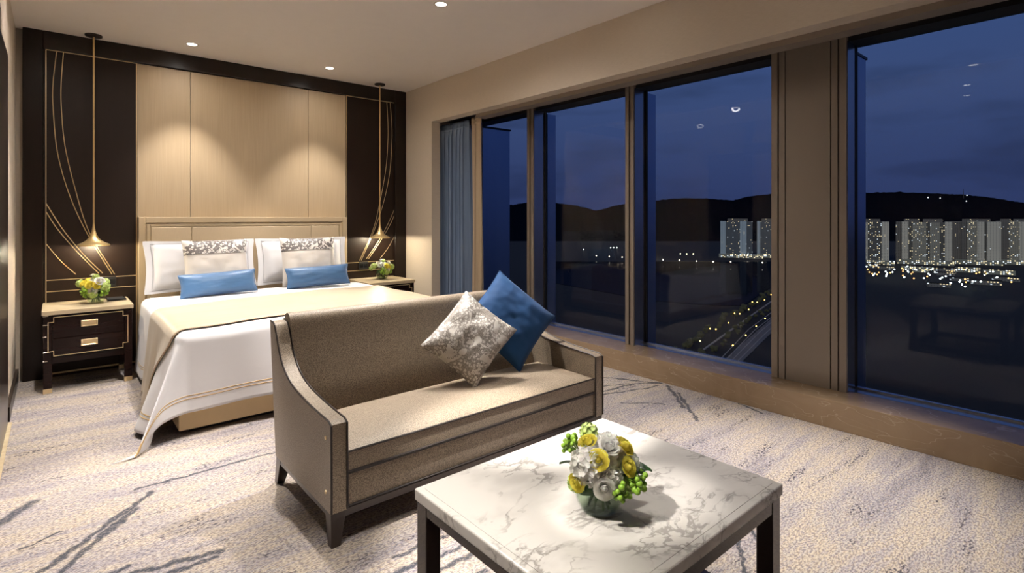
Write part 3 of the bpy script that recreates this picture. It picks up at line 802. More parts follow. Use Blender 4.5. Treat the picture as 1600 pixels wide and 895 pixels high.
def leaf_bm(l, w):
    def fn(u, v):
        ww = w * math.sin(PI * min(1, v ** .8)) * (2 * u - 1)
        return (ww, l * v, l * .35 * math.sin(v * 2.2) - .25 * w * (1 - abs(2 * u - 1)))
    return grid(fn, 6, 14)
MESH = {}
def mesh_of(key, fn, mat):
    if key not in MESH:
        bm = fn(); bmesh.ops.recalc_face_normals(bm, faces=bm.faces[:]); me = bpy.data.meshes.new(key); bm.to_mesh(me); bm.free()
        me.materials.append(MT[mat]); me.shade_smooth(); MESH[key] = me
    return MESH[key]
def piece(name, me, parent, loc, d=(0, 0, 1), sc=1, spin=0):
    o = bpy.data.objects.new(name, me); C.objects.link(o); o.parent = parent
    q = Vector(d).normalized().to_track_quat('Z', 'Y')
    o.matrix_local = Matrix.Translation(loc) @ q.to_matrix().to_4x4() @ Matrix.Rotation(spin, 4, 'Z') @ Matrix.Scale(sc, 4)
    return o
def bouquet(loc, label, vr, vh, items, stems=9, wrap=True, rot=0.0):
    r = thing('flower_arrangement', label, 'flowers', loc, 'flower arrangements in glass bowls', world=False)
    # bowl
    prof = []
    for k in range(15):
        t = k / 14; prof.append((vr * (.62 + .38 * math.sin(PI * (t * .86 + .06))) if k else vr * .60, vh * t))
    inner = [(max(.001, a - .003), b if i else .006) for i, (a, b) in enumerate(prof)]
    build('vase', lathe([(0, 0)] + prof + inner[::-1] + [(0, .006)], 40), 'vase_glass', r)
    wp = [(a - .0045, b) for a, b in prof if .008 < b < vh * .62]
    build('water', lathe([(0, .008)] + wp + [(0, wp[-1][1])], 32), 'water', r)
    for i in range(stems):
        a = i * 2.4; b0 = vr * .45
        bm = nb(); tube(bm, bez([(b0 * math.cos(a), b0 * math.sin(a), .012), (b0 * .3 * math.cos(a + .4), b0 * .3 * math.sin(a + .4), vh * .7), (-b0 * .5 * math.cos(a), -b0 * .5 * math.sin(a), vh * 1.25)], 6), .0035, 6)
        build('stem', bm, 'stem', r)
    if wrap:
        for k in range(3):
            def fn(u, v, k=k):
                a = lin(0, 2.3, u) + k * 2.1; rr = (vr - .007) * (.80 + .2 * math.sin(PI * (v * .5 + .4)))
                return (rr * math.cos(a), rr * math.sin(a), vh * lin(.60, 1.0, v) + vh * .10 * math.sin(a * 2))
            build('wrap_leaf', grid(fn, 20, 4), 'leaf', r)
    for kind, az, el, rad, size, sp in items:
        a = math.radians(az) + rot; e = math.radians(el)
        d = Vector((math.cos(e) * math.cos(a), math.cos(e) * math.sin(a), math.sin(e)))
        p = Vector((0, 0, vh * 1.08)) + d * rad
        if kind == 'rose': piece('rose', mesh_of('yellow_rose', lambda: rose_bm(.027, 3), 'yellow'), r, p, d, size, sp)
        elif kind == 'white': piece('white_rose', mesh_of('white_rose', lambda: rose_bm(.03, 8), 'white_petal'), r, p, d, size, sp)
        elif kind == 'hyd': piece('hydrangea', mesh_of('hydrangea', lambda: bloom_bm(.05, 2), 'white_petal'), r, p, d, size, sp)
        elif kind == 'bud': piece('green_bloom', mesh_of('green_bloom', lambda: bloom_bm(.03, 5, 30), 'green_bud'), r, p, d, size, sp)
        elif kind == 'berry': piece('berry_cluster', mesh_of('berry_cluster', lambda: berries_bm(.034, 4), 'berry'), r, p, d, size, sp)
        elif kind == 'leaf':
            o = bpy.data.objects.new('leaf', mesh_of('leaf', lambda: leaf_bm(.10, .028), 'leaf')); C.objects.link(o); o.parent = r
            o.matrix_local = Matrix.Translation(Vector((0, 0, vh)) + d * rad) @ Matrix.Rotation(a - PI / 2, 4, 'Z') @ Matrix.Rotation(e, 4, 'X') @ Matrix.Rotation(sp, 4, 'Y') @ Matrix.Scale(size, 4)
    return r
# directions as seen from the room: about -140 deg faces the viewer, -50 deg is to the right in the view, 130 deg to the left
table_items = [('hyd', -165, 34, .072, 1.05, 0), ('hyd', -85, 66, .066, 1.05, 1), ('hyd', 100, 40, .052, .9, 2), ('hyd', -40, 40, .062, .9, 0), ('hyd', -120, 12, .066, .8, 1),
               ('rose', -142, 40, .105, 1.0, 0), ('rose', 170, 66, .100, .95, 1), ('rose', -66, 50, .108, 1.0, 2), ('rose', -88, 26, .106, .92, 0), ('rose', -178, 2, .092, .92, 1), ('rose', 60, 40, .090, .9, 0), ('rose', 20, 20, .085, .9, 0),
               ('berry', 150, 46, .108, .85, 0), ('berry', -104, -4, .088, .95, 1), ('berry', -74, 4, .100, 1.0, 2), ('bud', 95, 70, .104, .9, 0), ('bud', 160, -14, .07, .9, 0), ('bud', -60, -14, .080, .9, 0), ('white', -132, 2, .100, .9, 0), ('white', -62, 26, .104, .8, 0), ('white', -110, 60, .104, .9, 0),
               ('leaf', -50, 0, .04, 1.0, .3), ('leaf', -30, -10, .04, 1.0, -.4), ('leaf', 140, 5, .03, .8, .5), ('leaf', 80, 10, .04, .9, 0), ('leaf', -5, 15, .04, .9, .2)]
bouquet((1.132, .955, TZ + .0008), 'glass bowl of yellow roses, white blooms and green berries on the marble coffee table', .066, .095, table_items)
side_items = [('white', -110, 45, .08, 1.15, 0), ('hyd', 140, 70, .06, .8, 0), ('rose', -160, 36, .10, 1.1, 0), ('rose', -120, 28, .10, 1.1, 1), ('rose', 170, 55, .09, 1.0, 2), ('rose', -90, 24, .10, 1.0, 0), ('white', -75, 42, .105, 1.15, 0), ('white', 100, 50, .09, 1.0, 0), ('white', -105, 2, .088, 1.0, 0),
              ('bud', 150, 25, .115, 1.1, 0), ('bud', -60, 15, .11, 1.1, 1), ('bud', -110, -20, .075, 1.1, 0), ('bud', 120, 8, .12, .9, 0), ('bud', -95, 82, .10, .8, 1), ('bud', 45, 30, .10, 1, 0), ('berry', -140, -8, .075, 1.15, 0), ('berry', -60, -8, .08, 1.1, 2), ('white', 160, 80, .115, .6, 1), ('white', 135, 22, .135, .6, 1),
              ('leaf', -165, -5, .03, .8, 0), ('leaf', -60, -5, .03, .8, .3), ('leaf', -115, -15, .02, .7, .3), ('leaf', 130, -5, .04, .8, 0), ('leaf', 20, 10, .03, .8, 0)]
bouquet((.245, 5.24, .5858), 'glass bowl of yellow and white flowers on the left nightstand', .060, .095, side_items)
right_items = [(k, a + 35, e, rad * .92, s, sp) for k, a, e, rad, s, sp in side_items]
right_items = [(('white' if (k == 'rose' and i % 2 == 0) else k), a, e, r_, s, sp) for i, (k, a, e, r_, s, sp) in enumerate(right_items)]
bouquet((2.675, 5.27, .5858), 'glass bowl of mostly white flowers on the right nightstand', .068, .095, right_items)

# ------------------------------------------------------------------ lamps
def lamp(name, kind, loc, energy, col, parent=None, size=.03, **k):
    l = bpy.data.lights.new(name, kind); l.energy = energy; l.color = col; l.shadow_soft_size = size
    for a, b in k.items(): setattr(l, a, b)
    o = bpy.data.objects.new(name, l); C.objects.link(o); o.location = loc
    if parent is not None: o.parent = parent; o.location = Vector(loc) - Vector(parent.location)
    return o
WARM = (1.0, .93, .87)
def downlight(x, y, label, e=150, spread=74, fill_spot=24, blend=.55, aim=None):
    r = thing('downlight', label, 'ceiling light', (x, y, ZC), 'recessed downlights')
    build('ring', lathe([(.036, -.001), (.036, -.004), (.046, -.005), (.052, -.001)], 32, at=(x, y, ZC)), 'white_trim', r)
    build('lens', lathe([(0, -.0025), (.037, -.0025)], 32, at=(x, y, ZC)), 'dl_lens', r)
    if e: bl = lamp('beam', 'SPOT', (x, y, ZC - .012), e, WARM, r, .03, spot_size=math.radians(spread), spot_blend=blend)
    if aim: bl.rotation_euler = (Vector(aim) - Vector((x, y, ZC))).to_track_quat('-Z', 'Y').to_euler()
    if fill_spot: lamp('fill_spot', 'SPOT', (x, y, ZC - .012), fill_spot, WARM, r, .05, spot_size=math.radians(172), spot_blend=1.0)  # second wide spot added as ambient fill, separate from the beam
downlight(.871, 5.117, 'recessed round downlight in the ceiling above the left bed pillow', 76, 70, 12)
downlight(2.019, 5.065, 'recessed round downlight in the ceiling above the right bed pillow', 76, 70, 12)
downlight(1.984, 3.055, 'recessed round downlight nearest the viewer above the foot of the bed', 160, 80, 64)
downlight(.10, 4.42, 'recessed downlight over the carpet left of the bed', 100, 66, 16)
downlight(.20, 2.86, 'recessed downlight over the carpet left of the sofa', 200, 36, 0, .8)
downlight(.95, 3.42, 'recessed downlight over the left foot corner of the bed', 150, 84, 48)
downlight(2.62, 1.02, 'recessed downlight over the carpet between table and window', 330, 50, 0, 1.0)
downlight(1.15, 1.0, 'recessed downlight over the coffee table', 50, 52, 0)
downlight(2.75, 2.1, 'added downlight over the carpet between sofa and window', 22, 46, 0)  # extra beam added for more carpet bounce onto the ceiling
downlight(1.5, 1.62, 'added downlight over the gap between sofa and coffee table', 330, 29, 0)  # put in to brighten the sofa front off the floor
downlight(1.8, 2.0, 'added narrow downlight over the cushions on the sofa', 70, 21, 0, .8)  # narrow beam added to lift the two throw cushions
downlight(.2, 1.2, 'added downlight over the carpet by the viewer', 130, 50, 0)  # extra floor beam added for bounce light
downlight(-.45, 1.3, 'adjustable downlight left of the viewer aimed at the table flowers', 330, 10, 0, .7, (1.14, .95, .60))
downlight(.4, -1.2, 'added fill downlight behind the viewer', 120, 70, 0)  # unseen lamp added as fill from the rear
def pendant(x, y, label):
    r = thing('pendant_lamp', label, 'pendant lamp', (x, y, ZC), 'brass pendant lamps')
    build('canopy', lathe([(0, 0), (.056, 0), (.056, -.012), (.05, -.016), (0, -.016)], 32, at=(x, y, ZC)), 'dark_panel', r)
    bm = nb(); tube(bm, [(x, y, ZC - .015), (x, y, 1.17)], .0058, 10); build('rod', bm, 'gold_satin', r)
    z0 = 1.022
    prof = [(.006, .175), (.008, .15), (.012, .12), (.020, .09), (.032, .064), (.050, .042), (.072, .027), (.092, .018), (.103, .012), (.106, .004), (.104, 0)]
    inn = [(max(.003, a - .003), b - .003) for a, b in prof[:-1]][::-1]
    build('shade', lathe(prof + [(.101, .002)] + inn, 40, at=(x, y, z0)), 'gold_satin', r)
    build('bulb', lathe([(0, .010), (.014, .014), (.020, .026), (.015, .040), (0, .046)], 16, at=(x, y, z0 - .004)), 'bulb', r)
    lamp('glow', 'POINT', (x, y, z0 + .006), 9.5, (1, .86, .62), r, .018)
pendant(.236, 5.365, 'brass pendant lamp hanging over the left nightstand')
pendant(2.677, 5.325, 'brass pendant lamp hanging over the right nightstand')

# ------------------------------------------------------------------ curtains
def curtain(name, label, xc, y0, y1, folds, amp, mat, ztop=2.275, pleat=.18, waist=0.0):
    r = thing(name, label, 'curtain', (xc, (y0 + y1) / 2, 0))
    def fn(u, v):
        z = lin(.012, ztop, v); k = min(1, (ztop - z) / pleat)
        ph = u * folds * 2 * PI + .5 * math.sin(z * 1.7 + u * 9)
        a = amp * (.25 + .75 * k) * (1 + .3 * math.sin(u * 17))
        yc = (y0 + y1) / 2
        sq = 1 - waist * k
        return (xc + a * math.sin(ph), yc + (lin(y0, y1, u) - yc) * sq + .25 * a * math.sin(2 * ph), z)
    o = build('cloth', grid(fn, max(60, int(folds * 18)), 40), mat, r); solid(o, .002)
    def fn2(u, v):
        p = Vector(fn(u, lin(.965, 1.0, v))); return p + Vector((-.003, 0, 0))
    o = build('heading_tape', grid(fn2, max(60, int(folds * 18)), 4), mat, r); solid(o, .002)
    return r
curtain('window_curtain', 'dark blue satin curtain gathered in pleats beside the pier', 3.315, 4.56, 5.14, 8, .052, 'blue_curtain')
curtain('sheer_curtain', 'narrow tan curtain edge hanging next to the blue curtain', 3.27, 4.28, 4.45, 1.6, .032, 'tan_curtain', waist=.22, pleat=.10)

# ------------------------------------------------------------------ outside: night view far below
GZ = -95.0
MT['ground'] = mk('night_ground', (.004, .0045, .006), .95, var=.5, scale=.02)
MT['forest'] = mk('forest_hill', (.002, .004, .009), 1, var=.4, scale=.02, spec=0)  # bluish base carries a touch of atmospheric haze in the colour
MT['asphalt'] = mk('road_asphalt', (.17, .15, .135), .8, var=.2, scale=.05)
MT['path'] = mk('pale_path', (.34, .31, .27), .8, var=.15, scale=.05)
def lakemat():
    t = NT('lake_water'); n = t.noise(t.co((.02, .05, 1)), 1.0, 4)
    d = t.n('BsdfDiffuse', None, Color=(.006, .010, .017))
    g = t.n('BsdfGlossy', None, Color=(.55, .65, .85), Roughness=t.math('MULTIPLY_ADD', n, .04, .03))
    mx = t.n('MixShader', None, i0=.05, i1=d.outputs[0], i2=g.outputs[0])
    t.t.links.new(mx.outputs[0], t.out.inputs[0]); return t.m
MT['lake'] = lakemat()
def plate(pts, z, th=.4): return prism([(a, b) for a, b in pts], 'z', z - th, z)
struct('ground', B(60, 5200, -2500, 4200, GZ - 2, GZ), 'ground', 'dark open land far below the windows', 'ground', smooth=False)
struct('lake', plate([(555, 575), (520, 362), (543, 296), (566, 276), (736, 322), (1172, 512), (1060, 604), (955, 693), (805, 822)], GZ + .8, .8), 'lake', 'dark lake behind the lamp lit road', 'lake', smooth=False)
struct('road', plate([(250, 155.5), (343.7, 180.5), (513.3, 223.8), (900, 322), (900, 300), (450.8, 196.5), (346, 170.1), (250, 145)], GZ + .5, .5), 'asphalt', 'straight road running past the lake', 'road', smooth=False)
struct('path', plate([(250, 177), (341.5, 200.6), (477.1, 235), (760, 306), (760, 304), (477.1, 233.4), (341.5, 199), (250, 175)], GZ + .5, .5), 'path', 'pale narrow path beside the road', 'path', smooth=False)
for k in range(4):
    o_ = k * 4.2
    struct('road_marking', plate([(250, 147 + o_ * .6), (450, 199.5 + o_ * 1.2), (890, 304 + o_ * 1.2), (890, 305.4 + o_ * 1.2), (450, 200.2 + o_ * 1.2), (250, 147.7 + o_ * .6)], GZ + .62, .1), 'path', 'pale lane line along the road', 'road marking', smooth=False)
hill = [(1300, 2330, 60), (1549, 2096, 79), (1644, 2015, 67), (1691, 1975, 60), (1762, 1914, 76), (1852, 1837, 70), (1930, 1770, 57), (2006, 1706, 32), (2072, 1649, 57), (2105, 1620, 64), (2226, 1517, 82), (2294, 1458, 92), (2410, 1359, 92), (2509, 1274, 82), (2561, 1230, 101), (2647, 1157, 113), (2826, 1003, 120), (3016, 841, 120), (3117, 754, 123), (3254, 636, 116), (3366, 541, 110), (3467, 454, 95), (3583, 355, 70), (3772, 193, 54), (4000, -100, 40)]
bm = nb(); rows = []
fine = []
for (a, b) in zip(hill, hill[1:]):
    for k in range(14):
        t = k / 14; fine.append(Vector(a).lerp(Vector(b), t))
for i, p in enumerate(fine):
    d = Vector((p.x, p.y, 0)).normalized()
    z = p.z + 3.5 * noise.noise((i * .35, 0, 0)) + 3.0 * noise.noise((i * .9, 5, 0))
    row = []
    for f_, k in ((.82, 0.0), (.88, .28), (.94, .66), (1.0, 1.0), (1.1, .8), (1.3, .0)):
        row.append(bm.verts.new((p.x * f_, p.y * f_, lin(GZ, z, k) + (4 * noise.noise((i * .2, f_ * 9, 1)) if 0 < k < 1 else 0))))
    rows.append(row)
for a, b in zip(rows, rows[1:]):
    for k in range(5): bm.faces.new((a[k], a[k + 1], b[k + 1], b[k]))
struct('hill', bm, 'forest', 'dark wooded hill along the horizon', 'hill', angle=180)

def tower_mat(name, wall, glass, cw, ch, lit, fx, fz, strength=1.6, cool=.3):
    """facade of window bays: a share of the bays is lit from inside"""
    t = NT(name); tc = t.n('TexCoord'); sp = t.n('SeparateXYZ', None, Vector=tc.outputs['Object'])
    u = t.math('DIVIDE', t.math('ADD', sp.outputs[0], 200.0), cw); z = t.math('DIVIDE', sp.outputs[2], ch)
    fu, fz_ = t.math('FRACT', u), t.math('FRACT', z)
    iu, iz = t.math('FLOOR', u), t.math('FLOOR', z)
    win = t.math('MULTIPLY', t.math('LESS_THAN', t.math('ABSOLUTE', t.math('SUBTRACT', fu, .5)), fx / 2), t.math('LESS_THAN', t.math('ABSOLUTE', t.math('SUBTRACT', fz_, .5)), fz / 2))
    cv = t.n('CombineXYZ', None, X=iu, Y=iz, Z=3.3)
    wn = t.n('TexWhiteNoise', {'noise_dimensions': '3D'}, Vector=cv.outputs[0])
    on = t.math('MULTIPLY', win, t.math('LESS_THAN', wn.outputs[0], lit))
    wc = t.n('SeparateColor', None, Color=wn.outputs[1])
    colr = t.mix(t.math('LESS_THAN', wc.outputs[1], cool), (1, .80, .45), (.85, .95, 1))
    base = t.mix(win, t.mix(t.noise(t.co((.05, .05, .02)), 1), mul(wall, .85), wall), glass)
    b = t.bsdf(Base_Color=base, Roughness=.7)
    t.set(b.inputs['Emission Color'], colr); t.set(b.inputs['Emission Strength'], t.math('MULTIPLY', t.math('MULTIPLY', on, strength), t.math('ADD', wc.outputs[0], .3)))
    return t.m
MT['tw_light'] = tower_mat('pale_tower_wall', (.64, .61, .51), (.18, .18, .16), 4.4, 3.1, .05, .3, .36)
MT['tw_blue'] = tower_mat('cool_tower_wall', (.42, .52, .58), (.10, .13, .16), 4.4, 3.1, .05, .34, .36)
MT['tw_glass'] = tower_mat('dark_tower_bays', (.11, .11, .105), (.05, .055, .06), 3.0, 3.1, .20, .46, .42, 2.2)
MT['tw_bays'] = tower_mat('mixed_tower_bays', (.33, .32, .265), (.10, .10, .095), 3.0, 3.1, .18, .42, .40, 2.0)
MT['tw_grey'] = tower_mat('grey_tower_bays', (.15, .14, .13), (.05, .05, .05), 3.4, 3.1, .06, .4, .4, 1.8)  # darker grey wall tone for some wings and the penthouses
MT['tw_glass2'] = tower_mat('glassy_tower_bays', (.10, .12, .14), (.05, .06, .075), 3.0, 3.1, .08, .5, .42, 2.2)
MT['podium'] = tower_mat('lit_podium', (.30, .32, .26), (.2, .2, .18), 3.4, 3, .42, .6, .55, 2.0, .45)
MT['low_wall'] = tower_mat('low_building_wall', (.16, .16, .16), (.05, .05, .05), 3.4, 3, .3, .55, .5, 1.4, .4)
def tower(label, X, Y, rz, s, slabs, pent, pod=None, top=-2.5):
    """slabs: (x0, x1, front offset, material, top drop) in metres across the face, seen from the room left to right"""
    r = thing('apartment_tower', label, 'tower', (X, Y, GZ), 'apartment towers across the lake', world=False)
    r.rotation_euler = (0, 0, math.radians(rz))
    hgt = -GZ + top
    for a, b, off, m, dr in slabs: build('wing', B(a * s, b * s, -off, 20, 0, hgt - dr), m, r, smooth=False)
    for a, b in pent: build('penthouse', B(a * s, b * s, 2, 16, hgt - 8, hgt), 'tw_grey', r, smooth=False)
    if pod:
        build('podium', B(pod[0] * s, pod[1] * s, -14, 0, 0, 9), 'podium', r, smooth=False)
px1, px2 = 1.44, 1.125      # metres per photo pixel of width at each row of towers
def sl(c, lst): return [(a - c, b - c, o_, m, d_) for a, b, o_, m, d_ in lst]
def pt(c, lst): return [(a - c, b - c) for a, b in lst]
tower('pale tower left of two behind the lake in the third window', 1235.2, 620.9, -63.3, px1, sl(1150, [(1126, 1134, 3, 'tw_blue', 6), (1134, 1156, 0, 'tw_glass2', 7), (1156, 1166, 4, 'tw_blue', 6), (1166, 1175, 1, 'tw_glass2', 7)]), pt(1150, [(1137, 1168)]), (-26, 40))
tower('pale tower partly hidden by the window column behind the lake', 1296.1, 568.7, -66.3, px1, sl(1202, [(1183, 1188, 3, 'tw_blue', 6), (1188, 1216, 0, 'tw_glass2', 7), (1216, 1224, 4, 'tw_blue', 6)]), pt(1202, [(1190, 1216)]), (-18, 22))
tower('leftmost lit tower in the large right window', 1270.2, 347.4, -74.7, px2, sl(1366, [(1345, 1356, 2, 'tw_light', 7), (1356, 1377, 0, 'tw_glass', 6), (1377, 1388, 3, 'tw_light', 6)]), pt(1366, [(1347, 1375)]), (-22, 30))
tower('wide lit tower second from left in the right window', 1346.5, 282.0, -78.2, px2, sl(1443, [(1402, 1411, -4, 'tw_grey', 6), (1411, 1421, 4, 'tw_light', 6), (1421, 1427, 0, 'tw_glass', 6), (1427, 1447, 3, 'tw_bays', 7), (1447, 1452, 0, 'tw_glass', 7), (1452, 1466, 3, 'tw_bays', 7), (1466, 1473, 0, 'tw_glass', 7), (1473, 1483, 4, 'tw_light', 6)]), pt(1443, [(1414, 1437), (1442, 1470)]), (-38, 44))
tower('third tower from left in the right window with plain right wing', 1427.3, 212.8, -81.5, px2, sl(1524, [(1491, 1504, -3, 'tw_grey', 5), (1504, 1512, 0, 'tw_grey', 5), (1512, 1526, 3, 'tw_bays', 4), (1526, 1536, 5, 'tw_light', 6), (1536, 1539, 1, 'tw_glass', 6), (1539, 1558, 5, 'tw_light', 6)]), pt(1524, [(1505, 1544)]), (-28, 36))
tower('tower at the right edge of the right window', 1489.3, 159.7, -83.9, px2, sl(1587, [(1560, 1567, -3, 'tw_grey', 4), (1567, 1578, 2, 'tw_grey', 4), (1578, 1592, 3, 'tw_bays', 4), (1592, 1614, 5, 'tw_light', 6)]), pt(1587, [(1566, 1580), (1584, 1612)]), (-26, 26))
LOWS = []
def low(label, X, Y, rz, w, d_, h, mat='low_wall'):
    r = thing('low_building', label, 'building', (X, Y, GZ), 'low buildings below the towers', world=False); LOWS.append((X, Y, w, d_)); r.rotation_euler = (0, 0, math.radians(rz))
    build('wall', B(-w / 2, w / 2, -d_ / 2, d_ / 2, 0, h), mat, r, smooth=False)
    build('roof', B(-w / 2 - .5, w / 2 + .5, -d_ / 2 - .5, d_ / 2 + .5, h, h + .8), 'ground', r, smooth=False)
low('long pale low building across the lake in the leftmost window', 870, 905, -45, 44, 14, 12, 'podium')
for i, (X, Y, w, h) in enumerate(((1180, 330, 40, 8), (1165, 300, 24, 6), (1195, 258, 50, 7), (1170, 215, 30, 8), (1212, 192, 34, 9), (1205, 150, 40, 8), (1120, 205, 24, 5), (1040, 170, 30, 5), (1010, 140, 34, 6), (1090, 128, 30, 6), (1150, 245, 22, 10), (930, 178, 26, 5))):
    low('small lit low building among the lights below the right window towers', X, Y, -78, w, 14, h, 'podium' if i in (2, 4, 5, 10) else 'low_wall')
# street lamps: thin post and a glowing globe
MT['post'] = mk('lamp_post', (.02, .02, .02), .6, var=.1, scale=1)
def lamp_mesh(name, col, st, rad, hh=8.0):
    MT[name] = emit(name, col, st)
    bm = nb(); tube(bm, [(0, 0, 0), (0, 0, hh)], .12, 6); n0 = len(bm.faces)
    bmesh.ops.create_icosphere(bm, subdivisions=2, radius=rad, matrix=Matrix.Translation((0, 0, hh)))
    for i, f_ in enumerate(bm.faces): f_.material_index = 0 if i < n0 else 1
    me = bpy.data.meshes.new(name); bm.to_mesh(me); bm.free(); me.materials.append(MT['post']); me.materials.append(MT[name]); return me
LW = lamp_mesh('orange_street_globe', (1, .56, .09), 9, .46)
LF = lamp_mesh('far_street_globe', (1, .80, .52), 9, .95)
LO = lamp_mesh('far_orange_globe', (1, .45, .12), 3.2, .95)
LC = lamp_mesh('far_white_globe', (.85, 1, .92), 8, 1.0)
def lamps(me, pts, label, group):
    for X, Y in pts:
        o = bpy.data.objects.new('street_lamp', me); C.objects.link(o); o.location = (X, Y, GZ); tag(o, label, 'street lamp', group)
lamps(LW, [(316.3, 199.7), (316.4, 195.1), (349.2, 201.9), (394.3, 219.3), (395.5, 215.1), (427.4, 221.4), (473.5, 239.3), (475.2, 235.3), (503.5, 240.5), (551.4, 259.6), (553.5, 255.6), (575, 257.6), (618.7, 269.9)], 'glowing street lamp on the tree lined path below the third window', 'path lamps')
lamps(LW, [(469, 209.6), (431, 199.7), (392.1, 189.6), (354.4, 180.4), (315, 170.4)], 'glowing street lamp along the verge of the straight road', 'road lamps')
lamps(LF, [(956.8, 636.7), (967.9, 605.5), (974, 571.1), (988, 542.9), (1011.4, 519), (1043.7, 471.7), (942.2, 803.5), (942.6, 766.4), (949, 735.7)], 'small lamp on the far shore of the lake', 'shore lamps')
lamps(LC, [(1225.9, 980.8), (1219, 986), (1232, 974), (1095.6, 979.4)], 'cold white lamp at the foot of the hill behind the lake', 'hillside lamps')
lamps(LO, [(1099.5, 294.4), (1108, 262), (1087.4, 228), (1117, 230.2), (1105.7, 194.5), (1160.1, 188.6), (1118.3, 162.4), (1102.3, 151.4), (1132.3, 129.8)], 'orange street lamp in front of the right window towers', 'city street lamps')
lamps(LC, [p_ for p_ in [(1076.4, 265), (1024.3, 264.2), (939.3, 156.9), (905.4, 148.8), (878.6, 141.3), (963, 138.2), (912.5, 161.6), (1140, 318), (1146, 310), (1148, 286), (1140, 226), (1150, 196), (1160, 186), (1150, 150), (1142, 172)] if all(abs(p_[0] - a) > d_ + 3 or abs(p_[1] - b) > w_ / 2 + 3 for a, b, w_, d_ in LOWS)], 'white street lamp among the low buildings below the towers', 'white city lamps')
lamps(LF, [(1215, 590), (1222, 586), (1214, 583), (1150, 700), (1163, 690), (1142, 712)], 'lamp between the two pale towers behind the lake', 'tower foot lamps')
LH = lamp_mesh('hilltop_globe', (.9, .95, 1), 5, 1.6, 6.0)
for X, Y, z in ((3127.3, 680.5, 88), (3158, 643.5, 88), (3191, 604, 85), (3264, 518, 98), (3262, 520, 70)):
    o = bpy.data.objects.new('street_lamp', LH); C.objects.link(o); o.location = (X, Y, z); tag(o, 'tiny white lamp high on the hill in the right window', 'street lamp', 'hilltop lamps')
bm = nb(); tube(bm, [(3280, 533, 90), (3280, 533, 134)], [1.6, .5], 6)
tag(build('radio_mast', bm, 'post'), 'thin radio mast on top of the hill in the right window', 'mast')
rl = random.Random(12)
for me_, n_, lb_, gp_ in ((LC, 26, 'white city light scattered below the towers in the right window', 'scattered white lights'), (LO, 22, 'orange city light scattered below the towers in the right window', 'scattered orange lights')):
    pts_ = []
    while len(pts_) < n_:
        X = rl.uniform(930, 1165); Y = X * rl.uniform(.11, .29)
        if all((X - a) ** 2 + (Y - b) ** 2 > 90 for a, b in pts_) and all(abs(X - a) > d_ + 8 or abs(Y - b) > w_ / 2 + 6 for a, b, w_, d_ in LOWS): pts_.append((X, Y))
    lamps(me_, pts_, lb_, gp_)
# trees beside the path and the road
MT['foliage'] = mk('night_foliage', (.06, .06, .022), .8, var=.5, scale=.6)
MT['trunk'] = mk('tree_trunk', (.05, .035, .025), .9, var=.3, scale=2)
def crown(seed):
    rnd = random.Random(seed); bm = nb()
    for k in range(7):
        p = Vector((rnd.uniform(-1.6, 1.6), rnd.uniform(-1.6, 1.6), rnd.uniform(3.2, 5.4)))
        n0 = len(bm.verts); bmesh.ops.create_icosphere(bm, subdivisions=2, radius=rnd.uniform(1.1, 1.8), matrix=Matrix.Translation(p))
        bm.verts.ensure_lookup_table()
        for v_ in bm.verts[n0:]: v_.co += Vector((noise.noise(v_.co * 1.7), noise.noise(v_.co * 1.7 + Vector((5, 0, 0))), noise.noise(v_.co * 1.7 + Vector((0, 5, 0))))) * .55
    me = bpy.data.meshes.new('crown'); bm.to_mesh(me); bm.free(); me.materials.append(MT['foliage']); return me
crowns = [crown(i) for i in range(3)]
bm = nb(); tube(bm, [(0, 0, 0), (.1, 0, 2), (0, .1, 4)], [.3, .22, .15], 6)
tr_me = bpy.data.meshes.new('trunk'); bm.to_mesh(tr_me); bm.free(); tr_me.materials.append(MT['trunk'])
rnd = random.Random(5)
def tree(X, Y, sc, label, group):
    r = thing('tree', label, 'tree', (X, Y, GZ), group, world=False); r.scale = (sc, sc, sc); r.rotation_euler = (0, 0, rnd.uniform(0, 6))
    for nm, me in (('crown', rnd.choice(crowns)), ('trunk', tr_me)):
        o = bpy.data.objects.new(nm, me); C.objects.link(o); o.parent = r
for i in range(64):
    t = (i + rnd.random() * .6) / 64; X = lin(300, 680, t)
    if i % 2: tree(X, X * .2535 + 114.5 + rnd.uniform(5.5, 14), rnd.uniform(.8, 1.2), 'round tree between the pale path and the lake', 'lakeside path trees')
    else: tree(X, X * .2535 + 114.5 - rnd.uniform(5, 14), rnd.uniform(.6, 1.0), 'low tree between the pale path and the road', 'roadside trees')

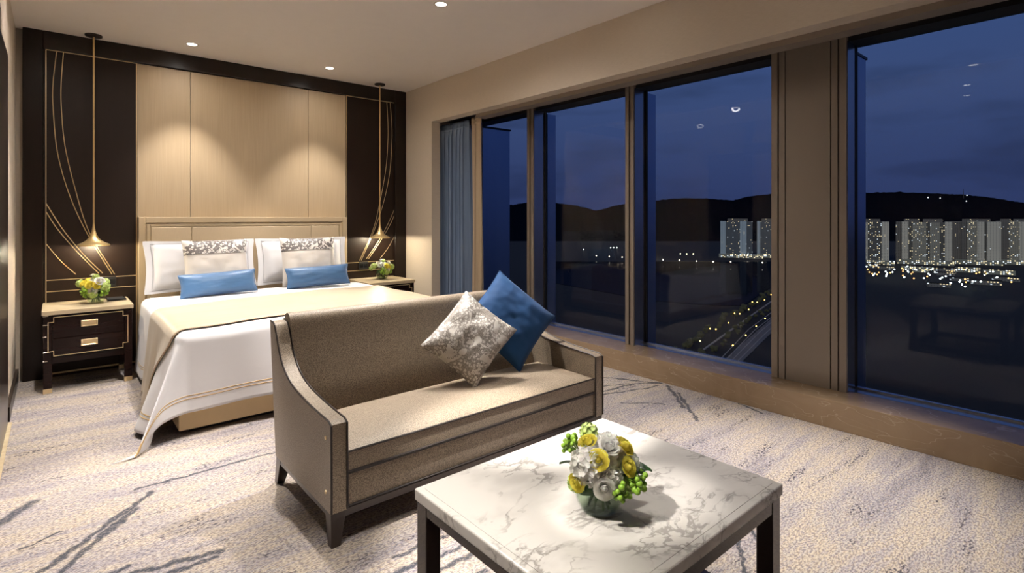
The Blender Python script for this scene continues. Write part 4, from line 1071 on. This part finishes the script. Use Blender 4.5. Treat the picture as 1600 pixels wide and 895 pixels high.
# ------------------------------------------------------------------ dusk sky and added light on the towers
w = bpy.data.worlds.new('dusk'); SC.world = w; w.use_nodes = True
nt = w.node_tree; nt.nodes.clear()
out = nt.nodes.new('ShaderNodeOutputWorld'); bg = nt.nodes.new('ShaderNodeBackground'); tc = nt.nodes.new('ShaderNodeTexCoord')
sp = nt.nodes.new('ShaderNodeSeparateXYZ'); nt.links.new(tc.outputs['Generated'], sp.inputs[0])
cr = nt.nodes.new('ShaderNodeValToRGB'); nt.links.new(sp.outputs[2], cr.inputs[0])
el = cr.color_ramp.elements
el[0].position = 0.0; el[0].color = (.026, .040, .115, 1); el[1].position = 1.0; el[1].color = (.020, .045, .13, 1)
for p, c in ((.06, (.030, .047, .130)), (.20, (.042, .070, .175)), (.34, (.038, .075, .20))):
    e = cr.color_ramp.elements.new(p); e.color = (*c, 1)
mp = nt.nodes.new('ShaderNodeMapping'); mp.inputs['Scale'].default_value = (3, 3, 14); nt.links.new(tc.outputs['Generated'], mp.inputs[0])
ns_ = nt.nodes.new('ShaderNodeTexNoise'); ns_.inputs['Scale'].default_value = 1.6; ns_.inputs['Detail'].default_value = 5; nt.links.new(mp.outputs[0], ns_.inputs['Vector'])
mr = nt.nodes.new('ShaderNodeMapRange'); mr.inputs[1].default_value = .52; mr.inputs[2].default_value = .72; mr.inputs[3].default_value = 1.0; mr.inputs[4].default_value = .72; nt.links.new(ns_.outputs[0], mr.inputs[0])
mx = nt.nodes.new('ShaderNodeMix'); mx.data_type = 'RGBA'; mx.blend_type = 'MULTIPLY'; mx.inputs[0].default_value = 1
nt.links.new(cr.outputs[0], mx.inputs[6]); nt.links.new(mr.outputs[0], mx.inputs[7])
nt.links.new(mx.outputs[2], bg.inputs[0]); bg.inputs[1].default_value = .67
nt.links.new(bg.outputs[0], out.inputs[0])
tower_sun = lamp('tower_fill', 'SUN', (0, 0, 60), .52, (1.0, .97, .86), None, .01)  # sun lamp added to brighten the tower fronts, not a real moon
tower_sun.rotation_euler = Vector((.90, .35, -.38)).to_track_quat('-Z', 'Y').to_euler()

# ------------------------------------------------------------------ view
SC.view_settings.view_transform = 'Standard'
try: SC.view_settings.look = 'None'
except Exception: pass
SC.view_settings.gamma = 1; SC.view_settings.use_curve_mapping = False
SC.view_settings.exposure = 0.70
SC.cycles.max_bounces = 8; SC.cycles.transparent_max_bounces = 16
SC.cycles.sample_clamp_indirect = 4.0
SC.cycles.caustics_reflective = False; SC.cycles.caustics_refractive = False
